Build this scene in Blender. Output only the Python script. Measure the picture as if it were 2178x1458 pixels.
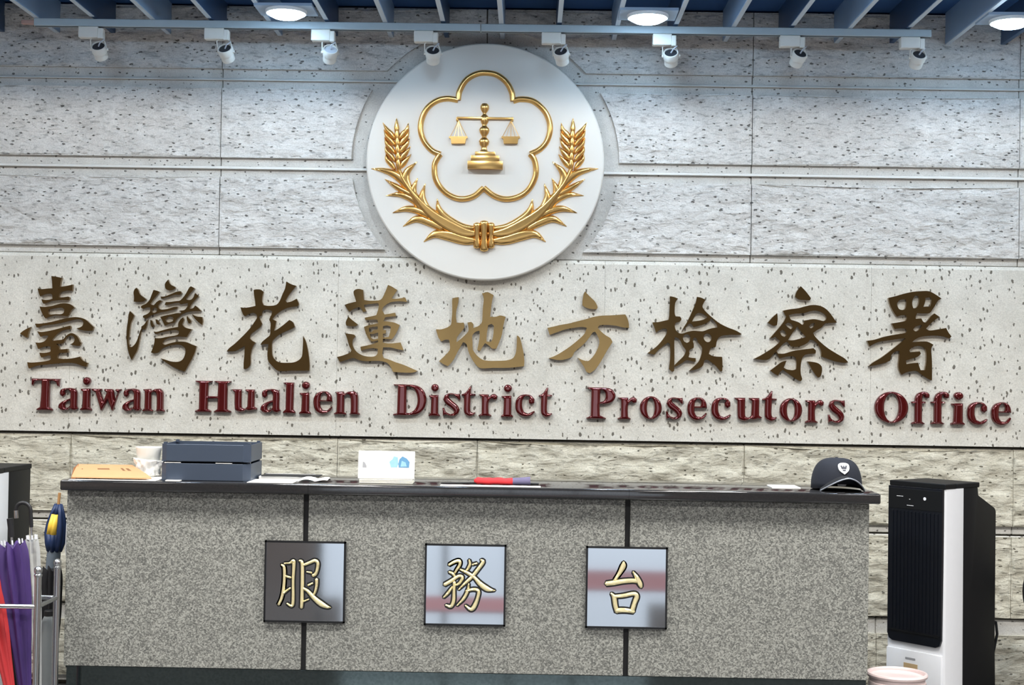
import bpy, bmesh, math, random
import numpy as np
from mathutils import Vector, Matrix
from mathutils.geometry import delaunay_2d_cdt

for _o in list(bpy.data.objects):
    bpy.data.objects.remove(_o)
SC = bpy.context.scene
COL = SC.collection
random.seed(7)

# ------------------------------------------------------------------ camera
F = 3000.0                       # focal length in pixels of the 2178 x 1458 frame
CAM = Vector((0.0, -6.6, 1.5))
RHO = math.radians(0.90)         # the photographer held the phone slightly rolled
_r0 = Vector((math.cos(RHO), 0, math.sin(RHO)))
_u0 = Vector((-math.sin(RHO), 0, math.cos(RHO)))
FW = (Vector((0, 1, 0)) - 0.01233 * _r0 + 0.02033 * _u0).normalized()
RT = (_r0 - _r0.dot(FW) * FW).normalized()
UP = RT.cross(FW).normalized()
cd = bpy.data.cameras.new('camera')
cd.sensor_width = 36.0
cd.lens = F / 2178.0 * 36.0
cd.clip_start = 0.05
cam = bpy.data.objects.new('camera', cd)
COL.objects.link(cam)
cam.matrix_world = Matrix(((RT.x, UP.x, -FW.x, CAM.x), (RT.y, UP.y, -FW.y, CAM.y),
                           (RT.z, UP.z, -FW.z, CAM.z), (0, 0, 0, 1)))
SC.camera = cam


def at(px, py, Y):
    """point of the plane y = Y seen at a pixel of the photograph"""
    d = FW + RT * ((px - 1089.0) / F) + UP * ((729.0 - py) / F)
    return CAM + d * ((Y - CAM.y) / d.y)


# ------------------------------------------------------------------ world, lights, exposure
w = bpy.data.worlds.new('overcast_sky')
SC.world = w
w.use_nodes = True
w.node_tree.nodes['Background'].inputs[0].default_value = (0.82, 0.91, 1.0, 1)
w.node_tree.nodes['Background'].inputs[1].default_value = 1.8
SC.view_settings.view_transform = 'Standard'
SC.view_settings.look = 'None'
SC.view_settings.gamma = 1.0
SC.view_settings.use_curve_mapping = False
SC.view_settings.exposure = 0.0
CEIL_Z = 3.205                   # underside of the ceiling
FIN_Z = 3.06                     # underside of the fins
ADDED_LAMP_POWER = 57.0                # each added, unseen ceiling panel lamp of the hall
DOWN_POWER = 5.0                # each round downlight by the wall
ADDED_LAMP_COL = (1.0, 0.97, 0.92)
DOWN_COL = (0.86, 0.93, 1.0)
ADDED_ROW_POWER = 18.5                 # each downlight of the added, unseen second row above the frame


# ------------------------------------------------------------------ helpers
def lin(c):
    c = c / 255.0
    return c / 12.92 if c <= 0.04045 else ((c + 0.055) / 1.055) ** 2.4


def rgb(r, g, b):
    return (lin(r), lin(g), lin(b), 1.0)


def new_mat(name):
    m = bpy.data.materials.new(name)
    m.use_nodes = True
    nt = m.node_tree
    return m, nt, nt.nodes['Principled BSDF']


def plain(name, col, rough=0.5, metal=0.0, var=0.06, scale=40.0, bump=0.0, coat=0.0, spec=None, alpha=None, trans=0.0):
    """principled material with a slight procedural mottling and relief"""
    m, nt, b = new_mat(name)
    tc = nt.nodes.new('ShaderNodeTexCoord')
    nz = nt.nodes.new('ShaderNodeTexNoise')
    nz.inputs['Scale'].default_value = scale
    nz.inputs['Detail'].default_value = 4
    nt.links.new(tc.outputs['Object'], nz.inputs['Vector'])
    mx = nt.nodes.new('ShaderNodeMix')
    mx.data_type = 'RGBA'
    mx.inputs[6].default_value = tuple(max(0, x * (1 - var)) for x in col[:3]) + (1,)
    mx.inputs[7].default_value = tuple(min(1, x * (1 + var)) for x in col[:3]) + (1,)
    nt.links.new(nz.outputs['Fac'], mx.inputs[0])
    nt.links.new(mx.outputs[2], b.inputs['Base Color'])
    b.inputs['Roughness'].default_value = rough
    b.inputs['Metallic'].default_value = metal
    if coat:
        b.inputs['Coat Weight'].default_value = coat
        b.inputs['Coat Roughness'].default_value = 0.08
    if spec is not None:
        b.inputs['Specular IOR Level'].default_value = spec
    if alpha is not None:
        b.inputs['Alpha'].default_value = alpha
    if trans:
        b.inputs['Transmission Weight'].default_value = trans
    if bump:
        bp = nt.nodes.new('ShaderNodeBump')
        bp.inputs['Strength'].default_value = bump
        bp.inputs['Distance'].default_value = 0.002
        nt.links.new(nz.outputs['Fac'], bp.inputs['Height'])
        nt.links.new(bp.outputs['Normal'], b.inputs['Normal'])
    return m


def emis(name, col, strength):
    m, nt, b = new_mat(name)
    b.inputs['Base Color'].default_value = (0.8, 0.8, 0.8, 1)
    b.inputs['Emission Color'].default_value = tuple(col[:3]) + (1,)
    b.inputs['Emission Strength'].default_value = strength
    return m


def stone(name, c_lo, c_hi, pit_col, pit_scale, stretch, pit_rad, rot, relief, wave, streak=0.0):
    """pale bush-hammered stone: mottling, dark elongated pits, fine relief"""
    m, nt, b = new_mat(name)
    N, L = nt.nodes.new, nt.links.new
    tc = N('ShaderNodeTexCoord')
    n1 = N('ShaderNodeTexNoise'); n1.inputs['Scale'].default_value = 9; n1.inputs['Detail'].default_value = 8
    n1.inputs['Roughness'].default_value = 0.65
    L(tc.outputs['Object'], n1.inputs['Vector'])
    base = N('ShaderNodeMix'); base.data_type = 'RGBA'
    base.inputs[6].default_value = c_lo; base.inputs[7].default_value = c_hi
    cr = N('ShaderNodeMapRange'); cr.inputs[1].default_value = 0.3; cr.inputs[2].default_value = 0.7
    L(n1.outputs['Fac'], cr.inputs[0]); L(cr.outputs[0], base.inputs[0])
    # pits
    mp = N('ShaderNodeMapping'); mp.inputs['Rotation'].default_value = (0, rot, 0)
    mp.inputs['Scale'].default_value = stretch
    nd = N('ShaderNodeTexNoise'); nd.inputs['Scale'].default_value = 60; nd.inputs['Detail'].default_value = 3
    L(tc.outputs['Object'], nd.inputs['Vector'])
    wp = N('ShaderNodeVectorMath'); wp.operation = 'MULTIPLY_ADD'
    wp.inputs[1].default_value = (0.012, 0.012, 0.012)
    L(nd.outputs['Color'], wp.inputs[0]); L(tc.outputs['Object'], wp.inputs[2])
    L(wp.outputs[0], mp.inputs['Vector'])
    vo = N('ShaderNodeTexVoronoi'); vo.inputs['Scale'].default_value = pit_scale
    L(mp.outputs[0], vo.inputs['Vector'])
    sep = N('ShaderNodeSeparateColor'); L(vo.outputs['Color'], sep.inputs[0])
    thr = N('ShaderNodeMapRange'); thr.inputs[1].default_value = 0.15; thr.inputs[2].default_value = 1.0
    thr.inputs[3].default_value = 0.08; thr.inputs[4].default_value = pit_rad
    L(sep.outputs[0], thr.inputs[0])
    sub = N('ShaderNodeMath'); sub.operation = 'SUBTRACT'
    L(thr.outputs[0], sub.inputs[0]); L(vo.outputs['Distance'], sub.inputs[1])
    pit = N('ShaderNodeMapRange'); pit.inputs[1].default_value = 0.0; pit.inputs[2].default_value = 0.07
    L(sub.outputs[0], pit.inputs[0])
    fine = N('ShaderNodeTexNoise'); fine.inputs['Scale'].default_value = 170; fine.inputs['Detail'].default_value = 4
    L(tc.outputs['Object'], fine.inputs['Vector'])
    fm = N('ShaderNodeMapRange'); fm.inputs[1].default_value = 0.3; fm.inputs[2].default_value = 0.7
    fm.inputs[3].default_value = 0.86; fm.inputs[4].default_value = 1.10
    L(fine.outputs['Fac'], fm.inputs[0])
    mul = N('ShaderNodeMix'); mul.data_type = 'RGBA'; mul.blend_type = 'MULTIPLY'; mul.inputs[0].default_value = 1.0
    L(base.outputs[2], mul.inputs[6]); L(fm.outputs[0], mul.inputs[7])
    mixp = N('ShaderNodeMix'); mixp.data_type = 'RGBA'; mixp.inputs[7].default_value = pit_col
    pw = N('ShaderNodeMath'); pw.operation = 'MULTIPLY'; pw.inputs[1].default_value = 0.88
    L(pit.outputs[0], pw.inputs[0])
    L(mul.outputs[2], mixp.inputs[6]); L(pw.outputs[0], mixp.inputs[0])
    L(mixp.outputs[2], b.inputs['Base Color'])
    b.inputs['Roughness'].default_value = 0.78
    b.inputs['Specular IOR Level'].default_value = 0.25
    if streak:
        ms = N('ShaderNodeMapping'); ms.inputs['Rotation'].default_value = (0, rot * 1.4, 0)
        ms.inputs['Scale'].default_value = (0.42, 1.0, 1.25)
        L(tc.outputs['Object'], ms.inputs['Vector'])
        ns = N('ShaderNodeTexNoise'); ns.inputs['Scale'].default_value = 58; ns.inputs['Detail'].default_value = 5
        ns.inputs['Roughness'].default_value = 0.6; ns.inputs['Distortion'].default_value = 0.5
        L(ms.outputs[0], ns.inputs['Vector'])
        rs_ = N('ShaderNodeMapRange'); rs_.inputs[1].default_value = 0.30; rs_.inputs[2].default_value = 0.47
        rs_.inputs[3].default_value = 1.0 - streak; rs_.inputs[4].default_value = 1.0
        L(ns.outputs['Fac'], rs_.inputs[0])
        mk = N('ShaderNodeMix'); mk.data_type = 'RGBA'; mk.blend_type = 'MULTIPLY'; mk.inputs[0].default_value = 1.0
        L(mixp.outputs[2], mk.inputs[6]); L(rs_.outputs[0], mk.inputs[7]); L(mk.outputs[2], b.inputs['Base Color'])
    # relief
    mp2 = N('ShaderNodeMapping'); mp2.inputs['Scale'].default_value = (wave, 1.0, 1.0)
    L(tc.outputs['Object'], mp2.inputs['Vector'])
    n2 = N('ShaderNodeTexNoise'); n2.inputs['Scale'].default_value = 38; n2.inputs['Detail'].default_value = 7
    n2.inputs['Distortion'].default_value = 0.6
    L(mp2.outputs[0], n2.inputs['Vector'])
    hs = N('ShaderNodeMath'); hs.operation = 'MULTIPLY_ADD'; hs.inputs[1].default_value = -0.9
    L(pit.outputs[0], hs.inputs[0]); L(n2.outputs['Fac'], hs.inputs[2])
    bp = N('ShaderNodeBump'); bp.inputs['Strength'].default_value = relief; bp.inputs['Distance'].default_value = 0.011
    L(hs.outputs[0], bp.inputs['Height']); L(bp.outputs['Normal'], b.inputs['Normal'])
    return m


def granite(name, c_a, c_b, c_c, scale, rough, coat=0.0, bump=0.0, metal=0.0):
    m, nt, b = new_mat(name)
    b.inputs['Metallic'].default_value = metal
    N, L = nt.nodes.new, nt.links.new
    tc = N('ShaderNodeTexCoord')
    v = N('ShaderNodeTexVoronoi'); v.inputs['Scale'].default_value = scale
    L(tc.outputs['Object'], v.inputs['Vector'])
    sp = N('ShaderNodeSeparateColor'); L(v.outputs['Color'], sp.inputs[0])
    n = N('ShaderNodeTexNoise'); n.inputs['Scale'].default_value = scale * 1.7; n.inputs['Detail'].default_value = 3
    L(tc.outputs['Object'], n.inputs['Vector'])
    ad = N('ShaderNodeMath'); ad.operation = 'MULTIPLY_ADD'; ad.inputs[1].default_value = 0.35
    L(n.outputs['Fac'], ad.inputs[0])
    m2 = N('ShaderNodeMath'); m2.operation = 'MULTIPLY'; m2.inputs[1].default_value = 0.65
    L(sp.outputs[0], m2.inputs[0]); L(m2.outputs[0], ad.inputs[2])
    cr = N('ShaderNodeValToRGB')
    e = cr.color_ramp.elements
    e[0].position = 0.12; e[0].color = c_a
    e[1].position = 0.88; e[1].color = c_c
    x = e.new(0.45); x.color = c_b
    L(ad.outputs[0], cr.inputs[0]); L(cr.outputs[0], b.inputs['Base Color'])
    b.inputs['Roughness'].default_value = rough
    if coat:
        b.inputs['Coat Weight'].default_value = coat; b.inputs['Coat Roughness'].default_value = 0.03
    if bump:
        bp = N('ShaderNodeBump'); bp.inputs['Strength'].default_value = bump; bp.inputs['Distance'].default_value = 0.001
        L(ad.outputs[0], bp.inputs['Height']); L(bp.outputs['Normal'], b.inputs['Normal'])
    return m


def link(o, parent=None):
    COL.objects.link(o)
    if parent is not None:
        o.parent = parent
    return o


def mesh_obj(name, verts, faces, mat, parent=None, smooth=False, auto=None):
    me = bpy.data.meshes.new(name)
    me.from_pydata([tuple(v) for v in verts], [], faces)
    me.update()
    if mat is not None:
        me.materials.append(mat)
    if smooth or auto is not None:
        me.polygons.foreach_set('use_smooth', [True] * len(me.polygons))
        if auto is not None:
            me.set_sharp_from_angle(angle=math.radians(auto))
    o = bpy.data.objects.new(name, me)
    return link(o, parent)


def bm_obj(name, bm, mat, parent=None, smooth=False, auto=None):
    me = bpy.data.meshes.new(name)
    bmesh.ops.recalc_face_normals(bm, faces=bm.faces)
    bm.to_mesh(me)
    bm.free()
    if mat is not None:
        me.materials.append(mat)
    if smooth or auto is not None:
        me.polygons.foreach_set('use_smooth', [True] * len(me.polygons))
        if auto is not None:
            me.set_sharp_from_angle(angle=math.radians(auto))
    return link(bpy.data.objects.new(name, me), parent)


def box_bm(bm, x0, x1, y0, y1, z0, z1, bev=0.0, seg=2, mtx=None):
    t = bmesh.new()
    vs = [t.verts.new((x, y, z)) for x in (x0, x1) for y in (y0, y1) for z in (z0, z1)]
    for f in ((0, 1, 3, 2), (4, 6, 7, 5), (0, 4, 5, 1), (2, 3, 7, 6), (0, 2, 6, 4), (1, 5, 7, 3)):
        t.faces.new([vs[i] for i in f])
    bmesh.ops.recalc_face_normals(t, faces=t.faces)
    if bev:
        bmesh.ops.bevel(t, geom=list(t.edges), offset=bev, segments=seg, profile=0.5, affect='EDGES')
    if mtx is not None:
        t.transform(mtx)
    me = bpy.data.meshes.new('tmp')
    t.to_mesh(me); t.free()
    bm.from_mesh(me)
    bpy.data.meshes.remove(me)
    return bm


def box(name, x0, x1, y0, y1, z0, z1, mat, parent=None, bev=0.0, seg=2):
    bm = bmesh.new()
    box_bm(bm, x0, x1, y0, y1, z0, z1, bev, seg)
    return bm_obj(name, bm, mat, parent, auto=35 if bev else None)


def lathe_vf(prof, n=24, off=(0, 0, 0), sy=1.0):
    """profile of (radius, z) turned about the z axis"""
    V, Fc = [], []
    for (r, z) in prof:
        for k in range(n):
            a = 2 * math.pi * k / n
            V.append((off[0] + r * math.cos(a), off[1] + sy * r * math.sin(a), off[2] + z))
    for i in range(len(prof) - 1):
        for k in range(n):
            a, b_ = i * n + k, i * n + (k + 1) % n
            Fc.append((a, b_, b_ + n, a + n))
    Fc.append(tuple(range(n))[::-1])
    Fc.append(tuple((len(prof) - 1) * n + k for k in range(n)))
    return V, Fc


def lathe(name, prof, mat, parent=None, n=24, off=(0, 0, 0), sy=1.0, auto=40, mtx=None):
    V, Fc = lathe_vf(prof, n, off, sy)
    if mtx is not None:
        V = [mtx @ Vector(v) for v in V]
    return mesh_obj(name, V, Fc, mat, parent, auto=auto)


def tube_vf(pts, rad, n=10, closed=False):
    pts = [Vector(p) for p in pts]
    rads = rad if isinstance(rad, (list, tuple)) else [rad] * len(pts)
    V, Fc = [], []
    ref = None
    m = len(pts)
    for i, p in enumerate(pts):
        if closed:
            t = (pts[(i + 1) % m] - pts[i - 1]).normalized()
        else:
            t = (pts[min(i + 1, m - 1)] - pts[max(i - 1, 0)]).normalized()
        if ref is None:
            ref = Vector((0, 0, 1)) if abs(t.z) < 0.9 else Vector((1, 0, 0))
        a = (ref - ref.dot(t) * t).normalized()
        ref = a
        b_ = t.cross(a)
        for k in range(n):
            g = 2 * math.pi * k / n
            V.append(p + (a * math.cos(g) + b_ * math.sin(g)) * rads[i])
    for i in range(m if closed else m - 1):
        for k in range(n):
            j = (i + 1) % m
            Fc.append((i * n + k, i * n + (k + 1) % n, j * n + (k + 1) % n, j * n + k))
    if not closed:
        Fc.append(tuple(range(n))[::-1])
        Fc.append(tuple((m - 1) * n + k for k in range(n)))
    return V, Fc


def tube(name, pts, rad, mat, parent=None, n=10, closed=False):
    V, Fc = tube_vf(pts, rad, n, closed)
    return mesh_obj(name, V, Fc, mat, parent, auto=50)


def catmull(p0, p1, p2, p3, t):
    t2, t3 = t * t, t * t * t
    return [0.5 * (2 * b + (c - a) * t + (2 * a - 5 * b + 4 * c - d) * t2 + (3 * b - a - 3 * c + d) * t3)
            for a, b, c, d in zip(p0, p1, p2, p3)]


def smooth_loop(P, n=3, corner=52):
    """closed outline: rounded where it bends softly, kept sharp at its corners"""
    m = len(P)
    cr = []
    for i in range(m):
        a = Vector((P[i][0] - P[i - 1][0], P[i][1] - P[i - 1][1]))
        b = Vector((P[(i + 1) % m][0] - P[i][0], P[(i + 1) % m][1] - P[i][1]))
        cr.append(a.length < 1e-9 or b.length < 1e-9 or math.degrees(a.angle(b)) > corner)
    out = []
    for i in range(m):
        p1, p2 = P[i], P[(i + 1) % m]
        p0 = P[i - 1] if not cr[i] else [2 * a - b for a, b in zip(p1, p2)]
        p3 = P[(i + 2) % m] if not cr[(i + 1) % m] else [2 * b - a for a, b in zip(p1, p2)]
        for k in range(n):
            out.append(tuple(catmull(p0, p1, p2, p3, k / n)))
    return out


def smooth_line(P, n=5):
    out = []
    for i in range(len(P) - 1):
        p1, p2 = P[i], P[i + 1]
        p0 = P[i - 1] if i > 0 else [2 * a - b for a, b in zip(p1, p2)]
        p3 = P[i + 2] if i + 2 < len(P) else [2 * b - a for a, b in zip(p1, p2)]
        for k in range(n):
            out.append(tuple(catmull(p0, p1, p2, p3, k / n)))
    out.append(tuple(P[-1]))
    return out


def inside(px, pz, loops):
    r = np.zeros(px.shape, bool)
    for lp in loops:
        A = np.array(lp); B = np.roll(A, -1, 0)
        for (x1, z1), (x2, z2) in zip(A, B):
            if z1 == z2:
                continue
            c = ((z1 > pz) != (z2 > pz)) & (px < (x2 - x1) * (pz - z1) / (z2 - z1) + x1)
            r ^= c
    return r


def dist(px, pz, loops):
    d = np.full(px.shape, 1e9)
    for lp in loops:
        A = np.array(lp); B = np.roll(A, -1, 0)
        for a, b in zip(A, B):
            ab = b - a
            L2 = float(ab @ ab)
            if L2 < 1e-14:
                continue
            t = np.clip(((px - a[0]) * ab[0] + (pz - a[1]) * ab[1]) / L2, 0, 1)
            d = np.minimum(d, np.hypot(px - a[0] - t * ab[0], pz - a[1] - t * ab[1]))
    return d


def plate_vf(loops, y_front, thick, spacing=None, hfun=None, mode=2):
    """upright plate in the x-z plane, cut along outlines; front relief hfun(x, z, d) rises towards -y"""
    pts, edges = [], []
    for lp in loops:
        s = len(pts)
        pts += [Vector((p[0], p[1])) for p in lp]
        edges += [(s + i, s + (i + 1) % len(lp)) for i in range(len(lp))]
    if spacing:
        A = np.array([tuple(p) for p in pts])
        xs = np.arange(A[:, 0].min() + spacing / 2, A[:, 0].max(), spacing)
        zs = np.arange(A[:, 1].min() + spacing / 2, A[:, 1].max(), spacing)
        gx, gz = np.meshgrid(xs, zs)
        gx = gx + (np.arange(len(zs)) % 2)[:, None] * spacing * 0.5
        gx, gz = gx.ravel(), gz.ravel()
        k = inside(gx, gz, loops)
        gx, gz = gx[k], gz[k]
        k = dist(gx, gz, loops) > spacing * 0.4
        pts += [Vector((float(a), float(b))) for a, b in zip(gx[k], gz[k])]
    r = delaunay_2d_cdt(pts, edges, [], 1, 1e-6)
    V2 = np.array([tuple(v) for v in r[0]]).reshape(-1, 2)
    faces = [tuple(f) for f in r[2]]
    if mode == 2:                  # keep only what lies inside by the even-odd rule: counters stay open
        C_ = np.array([V2[list(f)].mean(0) for f in faces])
        k = inside(C_[:, 0], C_[:, 1], loops)
        faces = [f for f, q in zip(faces, k) if q]
    if hfun is not None:
        h = hfun(V2[:, 0], V2[:, 1], dist(V2[:, 0], V2[:, 1], loops))
    else:
        h = np.zeros(len(V2))
    V = [(float(a), y_front - float(c), float(b)) for (a, b), c in zip(V2, h)]
    cnt = {}
    ff = []
    for f in faces:
        a, b, c = V2[f[0]], V2[f[1]], V2[f[2]]
        if (b[0] - a[0]) * (c[1] - a[1]) - (b[1] - a[1]) * (c[0] - a[0]) < 0:
            f = f[::-1]
        ff.append(f)
        for i in range(len(f)):
            cnt[(f[i], f[(i + 1) % len(f)])] = 1
    bnd = [e for e in cnt if (e[1], e[0]) not in cnt]
    back = {}
    for e in bnd:
        for v in e:
            if v not in back:
                back[v] = len(V)
                V.append((V[v][0], y_front + thick, V[v][2]))
    for a, b in bnd:
        ff.append((b, a, back[a], back[b]))
    return V, ff


def plate(name, loops, y_front, thick, mat, parent=None, spacing=None, hfun=None, mode=2, auto=40):
    V, Fc = plate_vf(loops, y_front, thick, spacing, hfun, mode)
    return mesh_obj(name, V, Fc, mat, parent, auto=auto if hfun is not None else None)


def dome(R, H):
    def f(x, z, d):
        q = 1 - np.minimum(d, R) / R
        return H * np.sqrt(np.maximum(0, 1 - q * q))
    return f


def stroke_loop(P, n=4):
    """P: (x, z, full width) along a brush stroke -> closed outline with rounded ends"""
    S = smooth_line(P, n)
    Lf, Rg = [], []
    m = len(S)
    for i, (x, z, wd) in enumerate(S):
        a, b = S[max(i - 1, 0)], S[min(i + 1, m - 1)]
        t = Vector((b[0] - a[0], b[1] - a[1]))
        t = t.normalized() if t.length > 1e-9 else Vector((1, 0))
        nx, nz = -t.y, t.x
        h = max(wd, 1e-4) / 2
        Lf.append((x + nx * h, z + nz * h)); Rg.append((x - nx * h, z - nz * h))
        if i == 0:
            t0, h0 = t, h
    t1 = t
    cap1 = (S[-1][0] + t1.x * h * 0.7, S[-1][1] + t1.y * h * 0.7)
    cap0 = (S[0][0] - t0.x * h0 * 0.7, S[0][1] - t0.y * h0 * 0.7)
    return [cap0] + Rg + [cap1] + Lf[::-1]


def merge(parts):
    V, Fc = [], []
    for v, f in parts:
        s = len(V)
        V += [tuple(p) for p in v]
        Fc += [tuple(i + s for i in q) for q in f]
    return V, Fc


def tag(o, label, cat, group=None):
    o['label'] = label
    o['category'] = cat
    if group:
        o['group'] = group
    return o


def thing(name, label, cat, loc=(0, 0, 0), rz=0.0, group=None):
    o = bpy.data.objects.new(name, None)
    o.empty_display_size = 0.05
    o.location = loc
    o.rotation_euler = (0, 0, rz)
    link(o)
    return tag(o, label, cat, group)


def root_for(name, label, cat, loc, group=None):
    """Empty at a base point whose parts are modelled in world coordinates"""
    return thing(name, label, cat, loc, 0.0, group)


def adopt(root):
    """children were built in world coordinates: keep them there"""
    inv = Matrix.Translation(-Vector(root.location))
    for c in root.children:
        c.matrix_parent_inverse = inv


def struct(o):
    o['kind'] = 'structure'
    return o


ORD = ['first', 'second', 'third', 'fourth', 'fifth', 'sixth', 'seventh', 'eighth', 'ninth', 'tenth', 'eleventh', 'twelfth']


# ------------------------------------------------------------------ materials of the setting
M_ROUGH = stone('rough_stone', rgb(200, 198, 193), rgb(226, 224, 219), rgb(96, 92, 88), 36.0, (0.75, 1.0, 1.7), 0.27, math.radians(-20), 1.0, 0.42, 0.50)
M_BORDER = stone('dressed_stone', rgb(190, 188, 182), rgb(214, 212, 206), rgb(78, 74, 70), 38.0, (1.0, 1.0, 1.5), 0.30, 0.4, 0.30, 0.8)
M_BAND = stone('smooth_speckled_stone', rgb(200, 197, 187), rgb(219, 216, 206), rgb(84, 78, 68), 30.0, (1.8, 1.0, 1.0), 0.35, 0.25, 0.25, 1.0)
M_LOW = stone('warm_rough_stone', rgb(188, 183, 165), rgb(216, 212, 196), rgb(100, 94, 78), 34.0, (0.75, 1.0, 1.7), 0.24, 0.05, 1.0, 0.34, 0.44)
M_BEAD = plain('pale_stone_bead', rgb(226, 224, 218), 0.7, var=0.05)
M_MORTAR = plain('grey_joint', rgb(124, 117, 104), 0.9, var=0.15)
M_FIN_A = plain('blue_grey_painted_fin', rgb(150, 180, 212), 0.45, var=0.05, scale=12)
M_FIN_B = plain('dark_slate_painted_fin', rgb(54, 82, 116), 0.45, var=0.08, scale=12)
M_CEIL = plain('navy_ceiling_paint', rgb(42, 86, 138), 0.8, var=0.1, scale=6)
M_PLASTER = plain('white_plaster', rgb(222, 220, 214), 0.8, var=0.03, scale=8)
M_WALNUT = plain('pale_brown_wall_paint', rgb(196, 176, 166), 0.6, var=0.08, scale=5)
M_ADDED_MAT = plain('dark_red_added_mat', rgb(126, 88, 92), 0.95, var=0.15, scale=60)
M_DARKALU = plain('dark_aluminium', rgb(70, 66, 64), 0.35, 0.8)


def noise2(x, z, sx, sz, seed):
    """smooth value noise"""
    rs = np.random.RandomState(seed)
    T = rs.rand(64, 64)
    u, v = np.asarray(x) / sx + 100, np.asarray(z) / sz + 100
    iu, iv = np.floor(u).astype(int), np.floor(v).astype(int)
    fu, fv = u - iu, v - iv
    fu, fv = fu * fu * (3 - 2 * fu), fv * fv * (3 - 2 * fv)
    g = lambda a, b: T[a % 64, b % 64]
    return (g(iu, iv) * (1 - fu) * (1 - fv) + g(iu + 1, iv) * fu * (1 - fv) +
            g(iu, iv + 1) * (1 - fu) * fv + g(iu + 1, iv + 1) * fu * fv) - 0.5


def rough_h(amp, seed):
    def f(x, z, d):
        q = x * 0.25
        h = noise2(x + z * 0.2, z, 0.16, 0.045, seed) * 1.0 + noise2(x, z - q * 0.1, 0.06, 0.022, seed + 1) * 0.7
        h = h + noise2(x, z, 0.024, 0.014, seed + 2) * 0.35
        return np.maximum(amp * h * np.clip(d / 0.012, 0, 1), -0.0125)
    return f


def zrow(y0, s, Y=0.0):
    return sum(at(x, y0 + s * x, Y).z for x in (100, 600, 1100, 1600, 2100)) / 5


# ------------------------------------------------------------------ back wall, course by course
Z0F = zrow(142, .0125)
Z01 = zrow(163.5, .0125)          # joint between course 0 and 1
Z1T, Z1B = zrow(183, .0126), zrow(330.5, .0128)
Z12 = zrow(352, .0128)
Z2T, Z2B = zrow(371.5, .013), zrow(520.5, .0138)
Z23 = zrow(538, .0138)
Z34 = zrow(920, .0147)
Z4B = zrow(1084, .0167)
Z45 = zrow(1103, .0167)
Z56 = zrow(1280, .0175)
Z6T = zrow(1314, .0175)
YB = -0.028                        # face of the lettering course, proud of the rest

wall = struct(box('wall_back', -5.5, 5.5, 0.045, 0.25, 0, 3.4, M_MORTAR))
EC = at(1032, 344, 0.0)            # centre of the emblem on the wall
EX, EZ = EC.x, EC.z
ER = 0.627                         # radius of the dressed border round it


def px_x(px, py):
    return at(px, py, 0).x


def slab(x0, x1, z0, z1, yf, mat, ch=0.004):
    bm = bmesh.new()
    box_bm(bm, x0, x1, yf, 0.044, z0, z1, ch, 1)
    return bm_obj('stone_panel', bm, mat, wall, auto=20)


def field_loop(x0, x1, z0, z1, side):
    """side 0: plain rectangle; -1: right end follows the emblem; +1: left end follows it"""
    if side == 0:
        return [(x0, z0), (x1, z0), (x1, z1), (x0, z1)]
    P = []
    n = 26
    for k in range(n + 1):
        z = z0 + (z1 - z0) * k / n
        q = ER * ER - (z - EZ) ** 2
        e = math.sqrt(q) if q > 0 else 0.0
        P.append((EX + side * max(e, 0.004), z))
    if side < 0:
        return [(x0, z0)] + P + [(x0, z1)]
    return P[::-1] + [(x1, z0), (x1, z1)]


xs_up = [px_x(p, 360) for p in (-660, -95, 470, 1035, 1598, 2166, 2733)]
xs_up[3] = EX
G = 0.0018
seed = 1
for (za, zb, f0, f1) in ((Z01 + .006, 3.20, Z0F, 3.195), (Z12 + .006, Z01 - .005, Z1B, Z1T), (Z23 + .003, Z12 - .005, Z2B, Z2T)):
    for i in range(6):
        a, b = xs_up[i], xs_up[i + 1]
        s = slab(a + G, b - G, za, zb, 0.0, M_BORDER, 0.003)
        side = -1 if i == 2 else (1 if i == 3 else 0)
        fa, fb = a + G, b - G
        lp = field_loop(fa, fb, f0, f1, side)
        plate('rough_field', [lp], -0.017, 0.018, M_ROUGH, s, spacing=0.013, hfun=rough_h(0.012, seed * 7), auto=60)
        seed += 1
# thin projecting beads along the two upper joints
for zj in (Z01, Z12):
    V = [(-5.4, 0.03, zj - .006), (-5.4, -.016, zj - .006), (-5.4, -.016, zj - .003), (-5.4, 0.004, zj + .009), (-5.4, .03, zj + .009)]
    V = V + [(5.4, y, z) for _, y, z in V]
    mesh_obj('joint_bead', V, [(0, 1, 6, 5), (1, 2, 7, 6), (2, 3, 8, 7), (3, 4, 9, 8), (4, 3, 2, 1, 0), (5, 6, 7, 8, 9)], M_BEAD, wall)
# lettering course: smooth, proud, chamfered along its upper edge
xb = [px_x(p, 740) for p in (-980, -412, 153, 719, 1284, 1849, 2414, 2980)]
for i in range(7):
    a, b = xb[i] + .0004, xb[i + 1] - .0004
    prof = [(0.044, Z34 + .006), (YB, Z34 + .006), (YB, Z23 - .017), (YB + .015, Z23), (0.044, Z23)]
    V = [(a, y, z) for y, z in prof] + [(b, y, z) for y, z in prof]
    mesh_obj('stone_panel', V, [(0, 1, 6, 5), (1, 2, 7, 6), (2, 3, 8, 7), (3, 4, 9, 8), (4, 3, 2, 1, 0), (5, 6, 7, 8, 9), (0, 5, 9, 4)], M_BAND, wall)
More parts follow.
